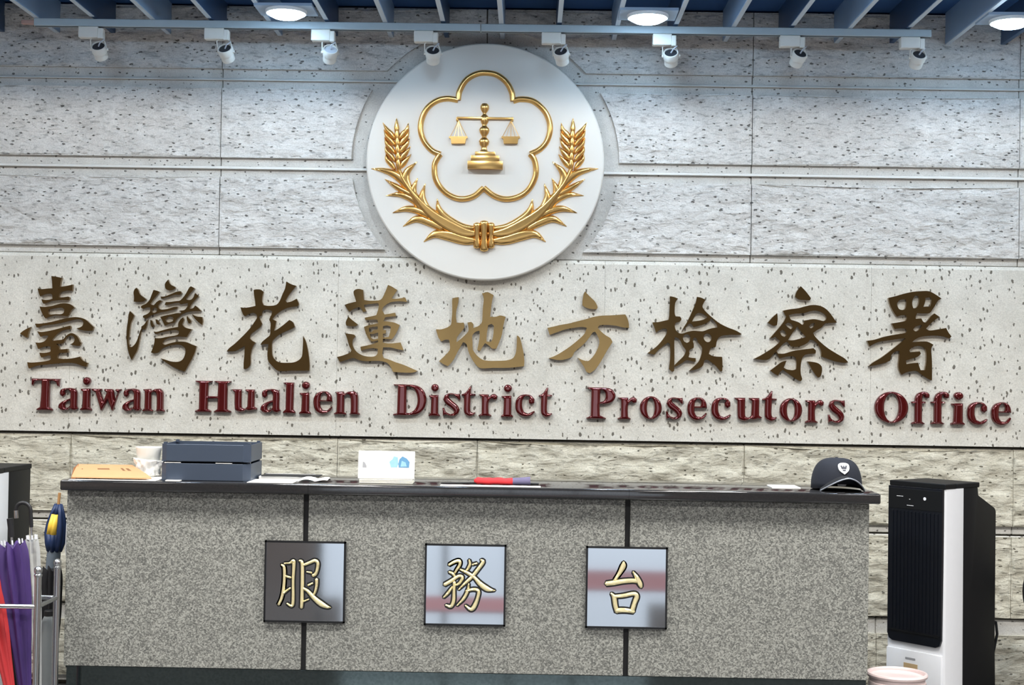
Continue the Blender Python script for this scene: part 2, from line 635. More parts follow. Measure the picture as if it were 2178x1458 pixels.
# courses below the lettering
for (za, zb, f0, f1, pxs) in ((Z45 + .004, Z34 - .005, Z4B, Z34 - .009, (-690, -120, 150, 716, 1013, 1580, 2152, 2720)),
                              (Z56 + .003, Z45 - .004, Z56 + .006, Z45 - .008, (-677, -112, 453, 1018, 1583, 2149, 2714)),
                              (0.02, Z56 - .003, 0.05, Z6T, (-400, 165, 735, 1300, 1865, 2430, 2720))):
    xr = [px_x(p, 1100) for p in pxs]
    for i in range(len(xr) - 1):
        a, b = xr[i] + G * .6, xr[i + 1] - G * .6
        s = slab(a, b, za, zb, 0.0, M_BORDER, 0.004)
        plate('rough_field', [field_loop(a, b, f0, f1, 0)], -0.0145, 0.0155, M_LOW, s, spacing=0.014, hfun=rough_h(0.016, seed * 7), auto=60)
        seed += 1

# ------------------------------------------------------------------ floor, side walls, wall with the entrance behind the viewer
M_FLOOR = granite('polished_grey_granite_floor', rgb(66, 67, 68), rgb(84, 85, 86), rgb(104, 104, 104), 90, 0.06, 0.6)
M_FLOORRED = granite('polished_red_granite_band', rgb(96, 44, 42), rgb(126, 66, 60), rgb(150, 92, 84), 90, 0.06, 0.6)
fl = struct(box('floor', -5.5, 5.5, -16.5, 0.045, -0.1, 0.0, M_FLOOR))
for a_ in ((-1.0, .22, -5.05, -4.5), (.22, 1.6, -6.4, -5.47)):  # unseen mats added to put reddish bands into the plaques' reflections
    box('added_mat', a_[0], a_[1], a_[2], a_[3], 0.0, 0.006, M_ADDED_MAT, fl)
struct(box('wall_left', -5.7, -5.5, -12.5, 0.25, 0, 3.4, M_WALNUT))
struct(box('wall_right', 5.5, 5.7, -12.5, 0.25, 0, 3.4, M_WALNUT))
bm = bmesh.new()
box_bm(bm, -5.7, -2.5, -12.7, -12.5, 0, 3.4)
box_bm(bm, 2.1, 5.7, -12.7, -12.5, 0, 3.4)
box_bm(bm, -2.5, 2.1, -12.7, -12.5, 2.75, 3.4)
struct(bm_obj('wall_front', bm, M_WALNUT))
dr = struct(box('door_1', -2.5, 2.1, -12.64, -12.56, 2.68, 2.75, M_DARKALU))
for x in (-2.47, -0.97, -0.2, 0.57, 2.07):
    box('door_frame', x - .03, x + .03, -12.64, -12.56, 0, 2.68, M_DARKALU, dr)
box('door_frame', -2.5, 2.1, -12.64, -12.56, 2.12, 2.18, M_DARKALU, dr)
for a_, b_ in ((-2.5, -2.19), (1.45, 2.1)):  # unseen panels added to shape the bronze characters' reflections
    box('added_door_panel', a_, b_, -12.63, -12.57, 1.25, 2.7, M_WALNUT, dr)

# ------------------------------------------------------------------ ceiling with fins
ceil = struct(box('ceiling', -5.7, 5.7, -12.7, 0.25, CEIL_Z, 3.35, M_CEIL))
fin_x = []
for k in range(-8, 26):
    fx = at(125 + 118.0 * k, 74 + .0125 * (125 + 118 * k), 0).x
    fin_x.append(fx)
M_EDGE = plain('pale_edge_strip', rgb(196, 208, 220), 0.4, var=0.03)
meA = meB = meE = meF = None
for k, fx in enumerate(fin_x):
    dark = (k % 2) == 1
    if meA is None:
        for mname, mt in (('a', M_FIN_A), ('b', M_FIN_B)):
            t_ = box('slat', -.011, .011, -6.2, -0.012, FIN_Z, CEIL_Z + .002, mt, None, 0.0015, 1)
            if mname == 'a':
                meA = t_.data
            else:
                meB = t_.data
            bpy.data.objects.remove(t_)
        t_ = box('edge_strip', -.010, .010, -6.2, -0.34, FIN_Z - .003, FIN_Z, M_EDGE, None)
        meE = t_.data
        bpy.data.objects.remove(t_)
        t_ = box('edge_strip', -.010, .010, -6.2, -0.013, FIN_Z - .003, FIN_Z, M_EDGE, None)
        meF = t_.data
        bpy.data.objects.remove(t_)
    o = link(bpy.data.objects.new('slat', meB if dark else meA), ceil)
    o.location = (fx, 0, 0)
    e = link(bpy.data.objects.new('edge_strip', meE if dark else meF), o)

# ------------------------------------------------------------------ panel lamps added to light the hall (behind and above the viewer's frame)
M_ADDED_PANEL = emis('added_panel_diffuser', (1.0, 0.985, 0.95), 2.5)
M_WHITE = plain('white_enamel', rgb(232, 232, 230), 0.4, var=0.03)
li = 0
for (ly, where) in ((-2.15, 'nearest the stone wall'), (-4.7, 'above the middle of the hall'), (-8.2, 'above the back of the hall')):
    for lx, nm in ((-3.3, 'left'), (-1.1, 'middle left'), (1.1, 'middle right'), (3.3, 'right')):
        t = thing('added_panel_lamp', 'added square ceiling panel lamp %s, %s of its row' % (where, nm), 'lamp', (lx, ly, FIN_Z), 0, 'added square panel lamps of the hall')
        box('frame', -.31, .31, -.31, .31, -.035, 0, M_WHITE, t, .004, 1)
        box('diffuser', -.285, .285, -.285, .285, -.038, -.034, M_ADDED_PANEL, t)
        ld = bpy.data.lights.new('added_panel_light', 'AREA')
        ld.shape = 'SQUARE'; ld.size = 0.57; ld.spread = math.radians(146); ld.energy = ADDED_LAMP_POWER; ld.color = ADDED_LAMP_COL
        lo = link(bpy.data.objects.new('added_panel_light', ld), t)
        lo.location = (0, 0, -.042)

# ------------------------------------------------------------------ round downlights close to the wall
M_DOWN = emis('lit_downlight_lens', (0.50, 0.74, 1.0), 46.0)
M_DOWNPL = plain('downlight_bracket_paint', rgb(150, 168, 188), 0.5)
for (px, py, nm) in ((609, 17, 'leftmost of three, above the third track spotlight'), (1378, 20, 'middle of three, right of the round emblem'), (2150, 34, 'rightmost of three, at the upper right corner')):
    p = at(px, py, -0.52)
    t = thing('round_downlight', 'lit round white downlight among the ceiling fins, %s' % nm, 'lamp', (p.x, p.y, FIN_Z - .004), 0, 'round downlights at the ceiling')
    box('bracket', -.125, .125, -.09, .09, -.008, .004, M_DOWNPL, t)
    lathe('trim_ring', [(.080, -.010), (.080, -.020), (.086, -.022), (.090, -.016), (.090, -.008)], M_WHITE, t, 36)
    lathe('lens', [(.0005, -.046), (.03, -.044), (.055, -.038), (.074, -.028), (.080, -.018)], M_DOWN, t, 36)
    ld = bpy.data.lights.new('downlight_beam', 'SPOT')
    ld.energy = DOWN_POWER; ld.color = DOWN_COL; ld.spot_size = math.radians(140); ld.spot_blend = 0.35; ld.shadow_soft_size = 0.06
    lo = link(bpy.data.objects.new('downlight_beam', ld), t)
    lo.location = (0, 0, -.052)

M_ADDED_DOWN = emis('added_cool_downlight_lens', (0.48, 0.72, 1.0), 78.0)  # blue lens glow added to tint the top stone course
for k in range(8):  # unseen second row, added to brighten the upper stone courses
    t = thing('round_downlight', 'added lit round downlight of the second row further from the wall, %s from the left' % ORD[k], 'lamp', (-2.75 + .785 * k, -1.1, FIN_Z - .004), 0, 'added second row of round downlights')
    box('bracket', -.125, .125, -.09, .09, -.008, .004, M_DOWNPL, t)
    lathe('trim_ring', [(.080, -.010), (.080, -.020), (.086, -.022), (.090, -.016), (.090, -.008)], M_WHITE, t, 28)
    lathe('lens', [(.0005, -.046), (.03, -.044), (.055, -.038), (.074, -.028), (.080, -.018)], M_ADDED_DOWN, t, 28)
    ld = bpy.data.lights.new('downlight_beam', 'SPOT')
    ld.energy = ADDED_ROW_POWER; ld.color = (1.0, 0.925, 0.82); ld.spot_size = math.radians(165); ld.spot_blend = 0.16; ld.shadow_soft_size = 0.05
    lo = link(bpy.data.objects.new('downlight_beam', ld), t)
    lo.location = (0, 0, -.052)

# ------------------------------------------------------------------ lighting track with eight small spotlights
M_TRACK = plain('pale_blue_grey_track', rgb(176, 190, 196), 0.4, var=0.04)
M_ENDCAP = plain('pale_brick_end_cap', rgb(186, 150, 138), 0.5)
M_SPOTW = plain('ivory_spot_housing', rgb(228, 224, 214), 0.4, var=0.04)
M_SPOTD = plain('dark_heat_sink', rgb(40, 42, 48), 0.5)
M_CABLE = plain('grey_cable', rgb(186, 188, 194), 0.5)
YT = -0.285
tl, tm, tr = at(74, 50, YT).x, at(1023, 56, YT).x, at(1980, 68, YT).x
TZ = FIN_Z - .0365
for a, b, nm in ((tl, tm, 'left'), (tm, tr, 'right')):
    t = thing('lighting_track', 'pale blue-grey lighting track under the fins, %s half' % nm, 'lighting track', ((a + b) / 2, YT, TZ), 0, 'lighting track halves')
    h = (b - a) / 2 - .0015
    box('rail', -h, h, -.018, .018, 0, .033, M_TRACK, t, .002, 1)
    box('contact_groove', -h + .002, h - .002, -.006, .006, -.001, .004, M_SPOTD, t)
    if nm == 'left':
        box('end_cap', -h - .06, -h, -.012, .012, .008, .026, M_ENDCAP, t, .002, 1)

spots = [(169, 221, 64, 210, 101, 0.0), (436, 488, 68, 479, 106, -.15), (663, 713, 71, 703, 108, .25), (881, 932, 75, 921, 110, 0.05),
         (1152, 1203, 75, 1193, 112, -.2), (1388, 1438, 78, 1427, 115, -.12), (1658, 1711, 79, 1701, 116, .25), (1914, 1965, 82, 1954, 119, .08)]
for i, (x0, x1, ya, hx, hy, yaw) in enumerate(spots):
    pa = at((x0 + x1) / 2, ya, YT)
    ph = at(hx, hy, YT)
    wdt = (at(x1, ya, YT) - at(x0, ya, YT)).length / 2
    t = thing('track_spotlight', 'small ivory spotlight hanging from the ceiling track, %s from the left' % ORD[i], 'spotlight', (pa.x, YT, TZ), 0, 'spotlights on the ceiling track')
    box('adapter', -wdt, wdt * .62, -.02, .02, -.052, -.001, M_SPOTW, t, .003, 1)
    box('adapter_end', wdt * .58, wdt, -.02, .02, -.056, -.008, M_SPOTW, t, .003, 1)
    d = Vector((ph.x - pa.x, 0, ph.z - TZ))
    al = math.radians(38)
    R = Matrix.Rotation(yaw, 4, 'Z') @ Matrix.Rotation(math.radians(90) - al, 4, 'X')     # +z end turns up towards the hall
    Mx = Matrix.Translation(d) @ R
    hd = lathe('head', [(.026, -.058), (.030, -.056), (.031, -.034), (.029, -.031), (.029, -.026), (.034, -.022), (.035, .004), (.032, .010), (.029, .010), (.028, .004)],
               M_SPOTW, t, 28, mtx=Mx)
    lathe('heat_sink', [(.0275, -.004), (.0275, .005), (.012, .006), (.0, .006)], M_SPOTD if i != 2 else M_CABLE, t, 28, mtx=Mx)
    for s in (-1, 1):
        q = R @ Vector((s * .037, 0, -.012))
        tube('yoke_arm', [d + q, Vector((d.x * .75 + s * .030, 0, -.056)), Vector((d.x * .6 + s * .012, 0, -.05))], .0028, M_SPOTW, t, 6)
        lathe('pivot_screw', [(.006, -.004), (.006, .004)], M_SPOTW, t, 10, mtx=Matrix.Translation(d + q) @ Matrix.Rotation(math.pi / 2, 4, 'Y'))
    c0 = d + R @ Vector((0, 0, .006))
    tube('cable', [c0, c0 + Vector((.004, -.012, .018)), c0 + Vector((.022, -.006, .030)), c0 + Vector((.016, 0, .040)), Vector((wdt * .8, 0, -.05))] if i == 2 else
         [c0, c0 + Vector((.010, -.010, .016)), c0 + Vector((.026, -.004, .030)), Vector((wdt * .85, 0, -.05))], .0034, M_CABLE, t, 8)


# ------------------------------------------------------------------ round emblem
M_DISC = plain('satin_ivory_disc', rgb(222, 219, 211), 0.45, var=0.02, scale=6)
M_RIM = plain('grey_disc_edge', rgb(120, 118, 116), 0.5)
M_GOLD = plain('burnished_gold', rgb(228, 184, 114), 0.28, 1.0, var=0.12, scale=25)
YD = -0.075                                    # front of the disc


def ec(cx, cy, Y=YD):
    """point on the emblem face from its enlarged view"""
    p = at(770 + cx / 2.751, 80 + cy / 2.751, Y)
    return (p.x, p.z)


ES = (at(1050, 344, YD) - at(1000, 344, YD)).length / 50 / 2.751    # metres per enlarged pixel
DC = at(1032, 344, YD)
emb = root_for('round_emblem', 'large round ivory emblem with golden scales, plum blossom and wheat on the stone wall', 'emblem', (DC.x, DC.y, DC.z))
DR = 253.5 * ES * 2.751
Rx = Matrix.Translation((DC.x, 0, DC.z)) @ Matrix.Rotation(math.pi / 2, 4, 'X')
disc = lathe('disc', [(DR - .006, .031), (DR, .035), (DR, .066), (DR - .003, .072), (DR - .008, .075), (0.0, .075)], M_DISC, emb, 128, mtx=Rx, auto=30)
# plum blossom outline: five swept half-round lobes
lobes = [[(562, 366), (572, 310), (612, 247), (672, 213), (728, 207), (790, 220), (845, 262), (876, 320), (884, 372)],
         [(884, 372), (930, 361), (1000, 372), (1060, 420), (1093, 480), (1100, 545), (1080, 610), (1040, 655), (985, 682)],
         [(985, 682), (1010, 720), (1018, 790), (1000, 850), (960, 905), (900, 938), (830, 945), (765, 922), (712, 880)],
         [(712, 880), (655, 928), (585, 945), (520, 928), (465, 885), (430, 825), (424, 750), (440, 710), (458, 684)],
         [(458, 684), (410, 662), (365, 610), (343, 545), (350, 475), (385, 410), (440, 370), (500, 357), (562, 366)]]
parts = []
for lb in lobes:
    P = smooth_line(lb, 5)
    m = len(P)
    V, Fc = [], []
    K = 9
    hw = 17 * ES
    for i, p in enumerate(P):
        a, b = P[max(i - 1, 0)], P[min(i + 1, m - 1)]
        t = Vector((b[0] - a[0], b[1] - a[1])).normalized()
        for k in range(K):
            g = math.pi * k / (K - 1)
            o_ = math.cos(g) * 17.5
            x, z = ec(p[0] - t.y * o_, p[1] + t.x * o_)
            V.append((x, YD - .019 * math.sin(g) + .002, z))
    for i in range(m - 1):
        for k in range(K - 1):
            Fc.append((i * K + k, (i + 1) * K + k, (i + 1) * K + k + 1, i * K + k + 1))
    Fc.append(tuple(range(K)))
    Fc.append(tuple((m - 1) * K + k for k in range(K))[::-1])
    parts.append((V, Fc))
V, Fc = merge(parts)
o = mesh_obj('plum_blossom', V, Fc, M_GOLD, emb, auto=50)
o['label'] = 'golden five-lobed plum blossom outline'


def ebox(x0, x1, y0, y1, dep):
    """raised block on the emblem, corners from the enlarged view"""
    c = ec((x0 + x1) / 2, (y0 + y1) / 2)
    hx, hz = (x1 - x0) * ES / 2, (y1 - y0) * ES / 2
    return (c[0] - hx, c[0] + hx, YD - dep, YD + .001, c[1] - hz, c[1] + hz)


# scales of justice
bm = bmesh.new()
for args in ((662, 780, 671, 699, .022), (638, 804, 695, 731, .030), (619, 824, 728, 775, .038)):
    box_bm(bm, *ebox(*args), .002, 2)
sc_base = bm_obj('scale_base', bm, M_GOLD, emb, auto=35)
cx0 = 715
prof = []
for (r, y) in ((3, 384), (16, 388), (25, 402), (25, 416), (18, 432), (9, 444), (11, 452), (22, 462), (24, 486), (20, 500), (12, 512), (14, 520), (27, 532), (30, 545), (24, 562), (13, 578), (13, 586), (25, 596), (30, 608), (26, 628), (17, 640), (15, 650), (22, 664), (28, 674)):
    prof.append((r * ES, -(y - 530) * ES))
pc = ec(716, 530)
lathe('scale_pillar', prof, M_GOLD, emb, 20, off=(pc[0], YD - .004, pc[1]), sy=0.75)
bm = bmesh.new()
box_bm(bm, *ebox(556, 884, 468, 481, .016), .002, 2)
box_bm(bm, *ebox(552, 566, 468, 492, .014), .002, 2)
box_bm(bm, *ebox(872, 886, 468, 492, .014), .002, 2)
bm_obj('scale_beam', bm, M_GOLD, emb, auto=35)
for cx in (566, 872):
    lp = [ec(cx - 56, 582), ec(cx + 52, 582), ec(cx + 52, 590), ec(cx + 42, 596), ec(cx + 38, 624), ec(cx - 42, 624), ec(cx - 46, 596), ec(cx - 56, 590)]
    pn = plate('scale_pan', [lp[::-1]], YD - .018, .02, M_GOLD, emb)
    tp = Vector((ec(cx, 488)[0], YD - .008, ec(cx, 488)[1]))
    for dx in (-50, -26, -2, 24, 48):
        e = ec(cx + dx, 584)
        tube('chain', [tp, (e[0], YD - .012, e[1])], 1.7 * ES if dx in (-50, 48, -2) else 1.1 * ES, M_GOLD, pn, 6)

# wheat: two mirrored sprays of leaves and ears, bound by a band
leaves = [
    [(700, 1192, 30), (600, 1185, 58), (500, 1158, 62), (425, 1152, 44), (362, 1196, 4)],
    [(700, 1152, 34), (600, 1140, 64), (490, 1090, 72), (390, 1020, 62), (300, 920, 44), (240, 830, 30), (212, 765, 22)],
    [(690, 1118, 20), (590, 1108, 40), (500, 1062, 48), (452, 1010, 38), (440, 945, 3)],
    [(470, 1120, 36), (400, 1085, 46), (320, 1062, 42), (240, 1106, 3)],
    [(400, 1050, 34), (330, 1015, 42), (262, 1002, 36), (180, 1026, 3)],
    [(410, 1060, 40), (370, 990, 48), (352, 930, 38), (370, 856, 3)],
    [(330, 975, 34), (270, 935, 38), (215, 918, 30), (140, 926, 3)],
    [(340, 1000, 40), (302, 930, 48), (302, 880, 36), (326, 824, 3)],
    [(290, 920, 30), (230, 890, 36), (185, 862, 28), (134, 830, 3)],
    [(285, 900, 40), (235, 835, 52), (180, 795, 44), (115, 775, 26), (55, 768, 3)],
    [(285, 900, 36), (256, 830, 48), (268, 780, 38), (322, 728, 3)],
]
grains = []
for i, y in enumerate((560, 600, 645, 690, 735)):
    wg = 1.0 - 0.05 * abs(i - 2)
    grains.append([(196, y + 38, 10), (172, y + 8, 32), (146, y - 22, 24), (124 + 4 * i - (0 if i else 2), y - 62 + (8 if i > 2 else 0), 2)])
    grains.append([(214, y + 38, 10), (238, y + 8, 32), (262, y - 20, 24), (272 + 4 * i, y - 60 + (8 if i > 2 else 0), 2)])
core = []
for i, y in enumerate((540, 580, 622, 665, 708, 750)):
    core.append([(204 + i * 2, y + 34, 8), (204 + i * 2, y, 30), (203 + i * 2, y - 32, 22), (203 + i * 2, y - (66 if i == 0 else 50), 2)])


def spray(mirror, name):
    mx = (lambda x: 1437 - x) if mirror else (lambda x: x)
    pr = []
    for k, lf in enumerate(leaves):
        lp = stroke_loop([(*ec(mx(x), y - (6 if False else 0)), wd * ES) for x, y, wd in lf], 5)
        if mirror:
            lp = lp[::-1]
        lift = {1: .006}.get(k, .002 + .0012 * (k % 3))
        pr.append(plate_vf([lp], YD - lift, lift + .002, spacing=.0065, hfun=dome(20 * ES, .014), mode=1))
    V, Fc = merge(pr)
    lv = mesh_obj('leaf_spray', V, Fc, M_GOLD, emb, auto=60)
    lv['label'] = name
    pr = []
    for k, g in enumerate(grains + core):
        lp = stroke_loop([(*ec(mx(x), y), wd * ES) for x, y, wd in g], 4)
        if mirror:
            lp = lp[::-1]
        lift = .004 if k < len(grains) else .009
        pr.append(plate_vf([lp], YD - lift, lift + .002, spacing=.005, hfun=dome(14 * ES, .011), mode=1))
    for V, Fc in pr:
        mesh_obj('wheat_grain', V, Fc, M_GOLD, lv, auto=60)


spray(False, 'golden wheat ear curving up the left')
spray(True, 'golden wheat ear curving up the right')
for (x0, x1, y0, y1) in ((652, 694, 1088, 1232), (736, 776, 1088, 1232), (690, 740, 1076, 1250)):
    xm = (x0 + x1) / 2
    lp = [ec(x0 + 6, y0), ec(x0, y0 + 14), ec(x0 + 5, (y0 + y1) / 2), ec(x0, y1 - 14), ec(x0 + 6, y1), ec(xm, y1 + 4), ec(x1 - 6, y1), ec(x1, y1 - 14), ec(x1 - 5, (y0 + y1) / 2), ec(x1, y0 + 14), ec(x1 - 6, y0), ec(xm, y0 - 4)]
    plate('binding_band', [smooth_loop(lp, 3)], YD - .016, .018, M_GOLD, emb, spacing=.006, hfun=dome(18 * ES, .013), auto=60)
adopt(emb)

# ------------------------------------------------------------------ nine bronze characters
M_BRONZE = plain('satin_bronze', rgb(132, 106, 66), 0.10, 0.84, var=0.10, scale=16)
M_BRONZE_EDGE = plain('dark_bronze_edge', rgb(60, 50, 42), 0.5, 0.6)
CH = {}
CH[0] = ('臺', 30, 570, 6.075, [
    [(480,105),(545,115),(618,130),(600,185),(592,245),(640,240),(720,225),(757,215),(750,298),(690,295),(620,310),(585,340),(578,385),(640,380),(700,372),(718,388),(705,420),(640,415),(560,420),(480,430),(420,455),(380,465),(365,445),(352,405),(400,415),(450,412),(495,400),(492,350),(470,335),(410,340),(365,355),(335,370),(320,330),(303,268),(360,275),(430,268),(495,265),(490,180)],
    [(328,500),(400,505),(500,490),(600,462),(680,460),(740,480),(780,515),(740,550),(715,590),(695,628),(620,620),(540,615),(480,625),(405,655),(375,615),(350,560)],
    [(440,580),(445,540),(520,525),(610,515),(650,535),(640,580),(600,600),(540,598),(470,605),(445,595)],
    [(268,720),(330,722),(450,705),(560,680),(680,650),(790,637),(870,648),(930,675),(985,725),(1028,765),(1015,812),(950,815),(880,808),(800,785),(850,770),(885,745),(893,705),(870,675),(810,665),(720,685),(600,715),(480,735),(370,748),(310,770),(290,772)],
    [(212,765),(185,835),(172,905),(125,880),(75,850),(130,805)],
    [(297,820),(350,830),(450,815),(560,790),(650,765),(720,748),(732,765),(725,795),(670,800),(600,825),(550,865),(500,920),(490,945),(560,935),(630,925),(670,880),(720,848),(760,848),(810,880),(835,920),(850,955),(868,970),(850,1010),(800,1008),(720,990),(760,970),(780,935),(770,895),(735,875),(690,890),(662,925),(645,960),(620,980),(545,985),(575,1020),(585,1055),(640,1052),(690,1048),(695,1095),(640,1100),(585,1100),(565,1130),(555,1170),(640,1178),(740,1172),(800,1160),(850,1148),(870,1180),(910,1215),(950,1228),(935,1280),(880,1270),(800,1240),(700,1228),(560,1238),(420,1252),(300,1265),(190,1303),(178,1270),(168,1220),(230,1225),(350,1215),(440,1200),(475,1180),(470,1135),(440,1135),(390,1150),(350,1160),(335,1130),(325,1098),(390,1100),(450,1090),(472,1080),(470,1020),(430,1015),(370,1025),(310,1050),(295,1010),(275,965),(330,968),(390,950),(430,905),(440,880),(400,875),(340,892),(320,860)]])
CH[1] = ('灣', 250, 580, 6.34, [
    [(255,205),(275,230),(300,290),(340,325),(385,358),(360,385),(300,398),(218,392),(222,330),(215,270),(230,225)],
    [(165,520),(195,545),(225,580),(205,630),(180,680),(165,760),(155,860),(150,950),(165,1005),(200,1000),(245,950),(275,880),(300,800),(320,755),(320,730),(360,700),(385,660),(410,635),(400,690),(385,745),(370,772),(330,765),(318,790),(300,880),(285,970),(260,1060),(225,1120),(190,1182),(165,1130),(140,1050),(125,940),(120,850),(125,750),(140,650),(148,570)],
    [(682,95),(700,140),(725,170),(770,190),(782,212),(740,235),(690,240),(650,220),(637,180),(645,140)],
    [(580,325),(640,320),(720,290),(800,258),(850,252),(868,280),(840,300),(770,300),(690,325),(620,345),(590,355)],
    [(485,235),(530,245),(568,262),(540,300),(500,345),(465,390),(440,430),(490,440),(530,395),(570,372),(600,385),(570,420),(545,450),(560,490),(600,500),(680,490),(760,465),(810,462),(800,490),(740,505),(650,525),(570,540),(510,560),(450,580),(410,610),(375,625),(340,605),(350,580),(400,560),(440,520),(440,470),(400,470),(340,490),(312,470),(330,445),(385,420),(430,370),(455,310),(475,260)],
    [(458,518),(480,485),(512,472),(534,490),(530,520),(505,542),(472,544)],
    [(635,430),(650,400),(720,395),(790,385),(840,378),(890,330),(930,270),(965,205),(990,185),(1040,215),(1010,250),(975,290),(930,340),(915,360),(960,370),(1000,360),(1030,320),(1045,275),(1095,320),(1065,350),(1020,400),(985,450),(970,490),(1020,480),(1045,445),(1080,470),(1130,520),(1060,520),(980,525),(910,545),(860,570),(820,610),(790,640),(770,680),(700,690),(635,720),(610,660),(575,600),(640,580),(720,565),(800,548),(850,550),(860,535),(830,515),(900,505),(940,460),(950,410),(900,420),(850,430),(830,408),(760,415),(700,430),(650,440)],
    [(645,640),(680,600),(730,595),(755,620),(745,655),(700,672),(660,665)],
    [(440,640),(465,650),(480,690),(495,720),(465,740),(445,700)],
    [(510,630),(540,640),(570,690),(555,705),(525,690)],
    [(935,585),(960,615),(990,650),(985,680),(960,690),(945,660),(932,620)],
    [(1000,560),(1060,590),(1140,600),(1150,650),(1140,708),(1090,670),(1040,620)],
    [(485,795),(530,800),(620,775),(720,750),(815,735),(820,680),(850,630),(880,605),(895,640),(870,700),(900,735),(950,755),(1000,765),(965,820),(935,870),(880,868),(800,865),(700,880),(625,915),(608,960),(640,975),(720,950),(820,932),(920,938),(1000,970),(1065,995),(1045,1070),(1010,1150),(960,1240),(905,1338),(850,1320),(760,1280),(660,1220),(575,1158),(640,1175),(720,1200),(810,1205),(870,1180),(905,1120),(915,1050),(890,1000),(820,972),(740,980),(660,1000),(600,1030),(550,1080),(500,1090),(450,1080),(470,1030),(495,950),(500,885),(580,885),(680,865),(780,850),(820,830),(830,790),(780,775),(700,785),(600,805),(520,830),(500,820)]])
CH[2] = ('花', 470, 580, 6.338, [
    [(440,235),(470,228),(530,230),(575,260),(560,320),(555,390),(575,440),(640,450),(740,438),(790,385),(830,290),(865,210),(880,120),(940,155),(1015,180),(965,240),(910,310),(870,380),(890,405),(950,390),(1020,352),(1050,420),(1035,455),(950,465),(870,485),(800,525),(730,580),(690,630),(745,655),(735,715),(715,790),(770,760),(850,700),(920,640),(970,670),(998,735),(930,770),(850,805),(770,850),(715,900),(690,940),(688,1040),(695,1120),(730,1180),(790,1212),(880,1218),(980,1212),(1050,1180),(1090,1130),(1100,1040),(1105,950),(1105,855),(1140,920),(1165,1010),(1185,1130),(1195,1250),(1190,1322),(1080,1325),(950,1325),(780,1330),(700,1270),(640,1200),(625,1120),(630,1040),(640,965),(590,965),(530,975),(560,930),(620,880),(660,840),(665,760),(670,680),(650,635),(680,570),(690,525),(650,505),(600,500),(560,520),(550,580),(510,595),(530,640),(555,690),(530,735),(460,790),(400,840),(390,890),(420,920),(465,945),(435,990),(415,1040),(400,1130),(398,1240),(350,1295),(305,1300),(305,1220),(315,1100),(320,990),(270,1020),(190,1060),(75,1065),(110,1020),(180,965),(250,900),(330,820),(400,740),(455,660),(485,610),(480,570),(440,545),(390,555),(320,592),(295,560),(262,470),(330,475),(400,465),(465,450),(460,390),(445,300)]])
CH[3] = ('蓮', 700, 590, 6.625, [
    [(345,200),(370,175),(420,165),(480,180),(485,250),(490,320),(560,330),(650,330),(730,315),(780,230),(830,110),(880,130),(960,180),(920,240),(880,300),(950,305),(1070,285),(1100,350),(1010,340),(900,345),(830,370),(770,415),(745,460),(780,525),(850,515),(930,500),(945,550),(870,555),(790,565),(765,620),(830,625),(920,640),(995,675),(960,760),(920,830),(885,875),(820,870),(758,868),(755,920),(850,935),(1005,920),(1050,1030),(960,1015),(860,990),(760,990),(750,1080),(770,1140),(840,1160),(940,1200),(1060,1240),(1245,1322),(1180,1345),(1050,1345),(900,1335),(870,1270),(820,1210),(740,1185),(640,1180),(540,1185),(440,1175),(340,1140),(250,1165),(150,1195),(110,1125),(190,1105),(290,1065),(315,1030),(280,960),(255,870),(225,790),(290,800),(350,810),(372,835),(335,880),(330,950),(360,1020),(410,1070),(480,1105),(560,1120),(640,1115),(680,1080),(685,1010),(620,1000),(540,1010),(450,1035),(440,980),(520,965),(620,940),(690,915),(690,890),(600,910),(550,860),(510,770),(490,700),(560,675),(640,660),(690,645),(680,600),(600,600),(510,605),(500,570),(580,555),(665,535),(690,460),(700,400),(690,365),(600,375),(490,390),(505,440),(525,480),(480,490),(450,440),(420,420),(350,445),(285,490),(250,440),(215,390),(290,365),(380,345),(365,290),(348,240)],
    [(560,715),(620,700),(685,695),(685,735),(620,750),(600,775),(565,770)],
    [(575,800),(620,800),(690,780),(690,865),(630,875),(590,850)],
    [(760,690),(820,680),(870,700),(860,770),(840,840),(760,852),(758,800),(800,790),(800,745),(758,745)],
    [(270,555),(320,600),(405,665),(375,690),(300,690),(240,680),(235,630)]])
CH[4] = ('地', 910, 600, 6.94, [
    [(360,260),(390,235),(455,225),(450,300),(425,400),(415,500),(425,600),(480,605),(530,600),(540,670),(490,740),(430,820),(425,890),(500,830),(590,740),(600,680),(585,600),(640,590),(672,625),(670,680),(740,655),(790,610),(805,540),(810,400),(825,250),(800,170),(880,150),(970,195),(945,300),(930,420),(920,515),(1000,515),(1070,495),(1150,515),(1130,580),(1110,680),(1090,790),(1050,900),(1010,985),(950,985),(900,940),(845,905),(820,940),(770,1020),(730,1005),(750,900),(765,800),(760,720),(700,740),(655,800),(660,900),(665,1000),(720,1080),(800,1145),(900,1165),(1020,1165),(1150,1160),(1250,1130),(1295,1060),(1310,950),(1315,790),(1355,820),(1385,920),(1410,1040),(1425,1160),(1420,1245),(1300,1260),(1150,1270),(960,1270),(780,1275),(700,1210),(640,1120),(600,1030),(570,920),(520,890),(480,960),(430,1050),(390,1130),(340,1200),(295,1245),(230,1215),(165,1170),(240,1100),(320,1010),(325,920),(310,855),(255,855),(200,880),(155,820),(130,740),(120,700),(200,700),(290,670),(340,630),(350,560),(360,440)],
    [(890,640),(940,620),(975,650),(970,740),(955,840),(930,885),(865,880),(870,780)]])
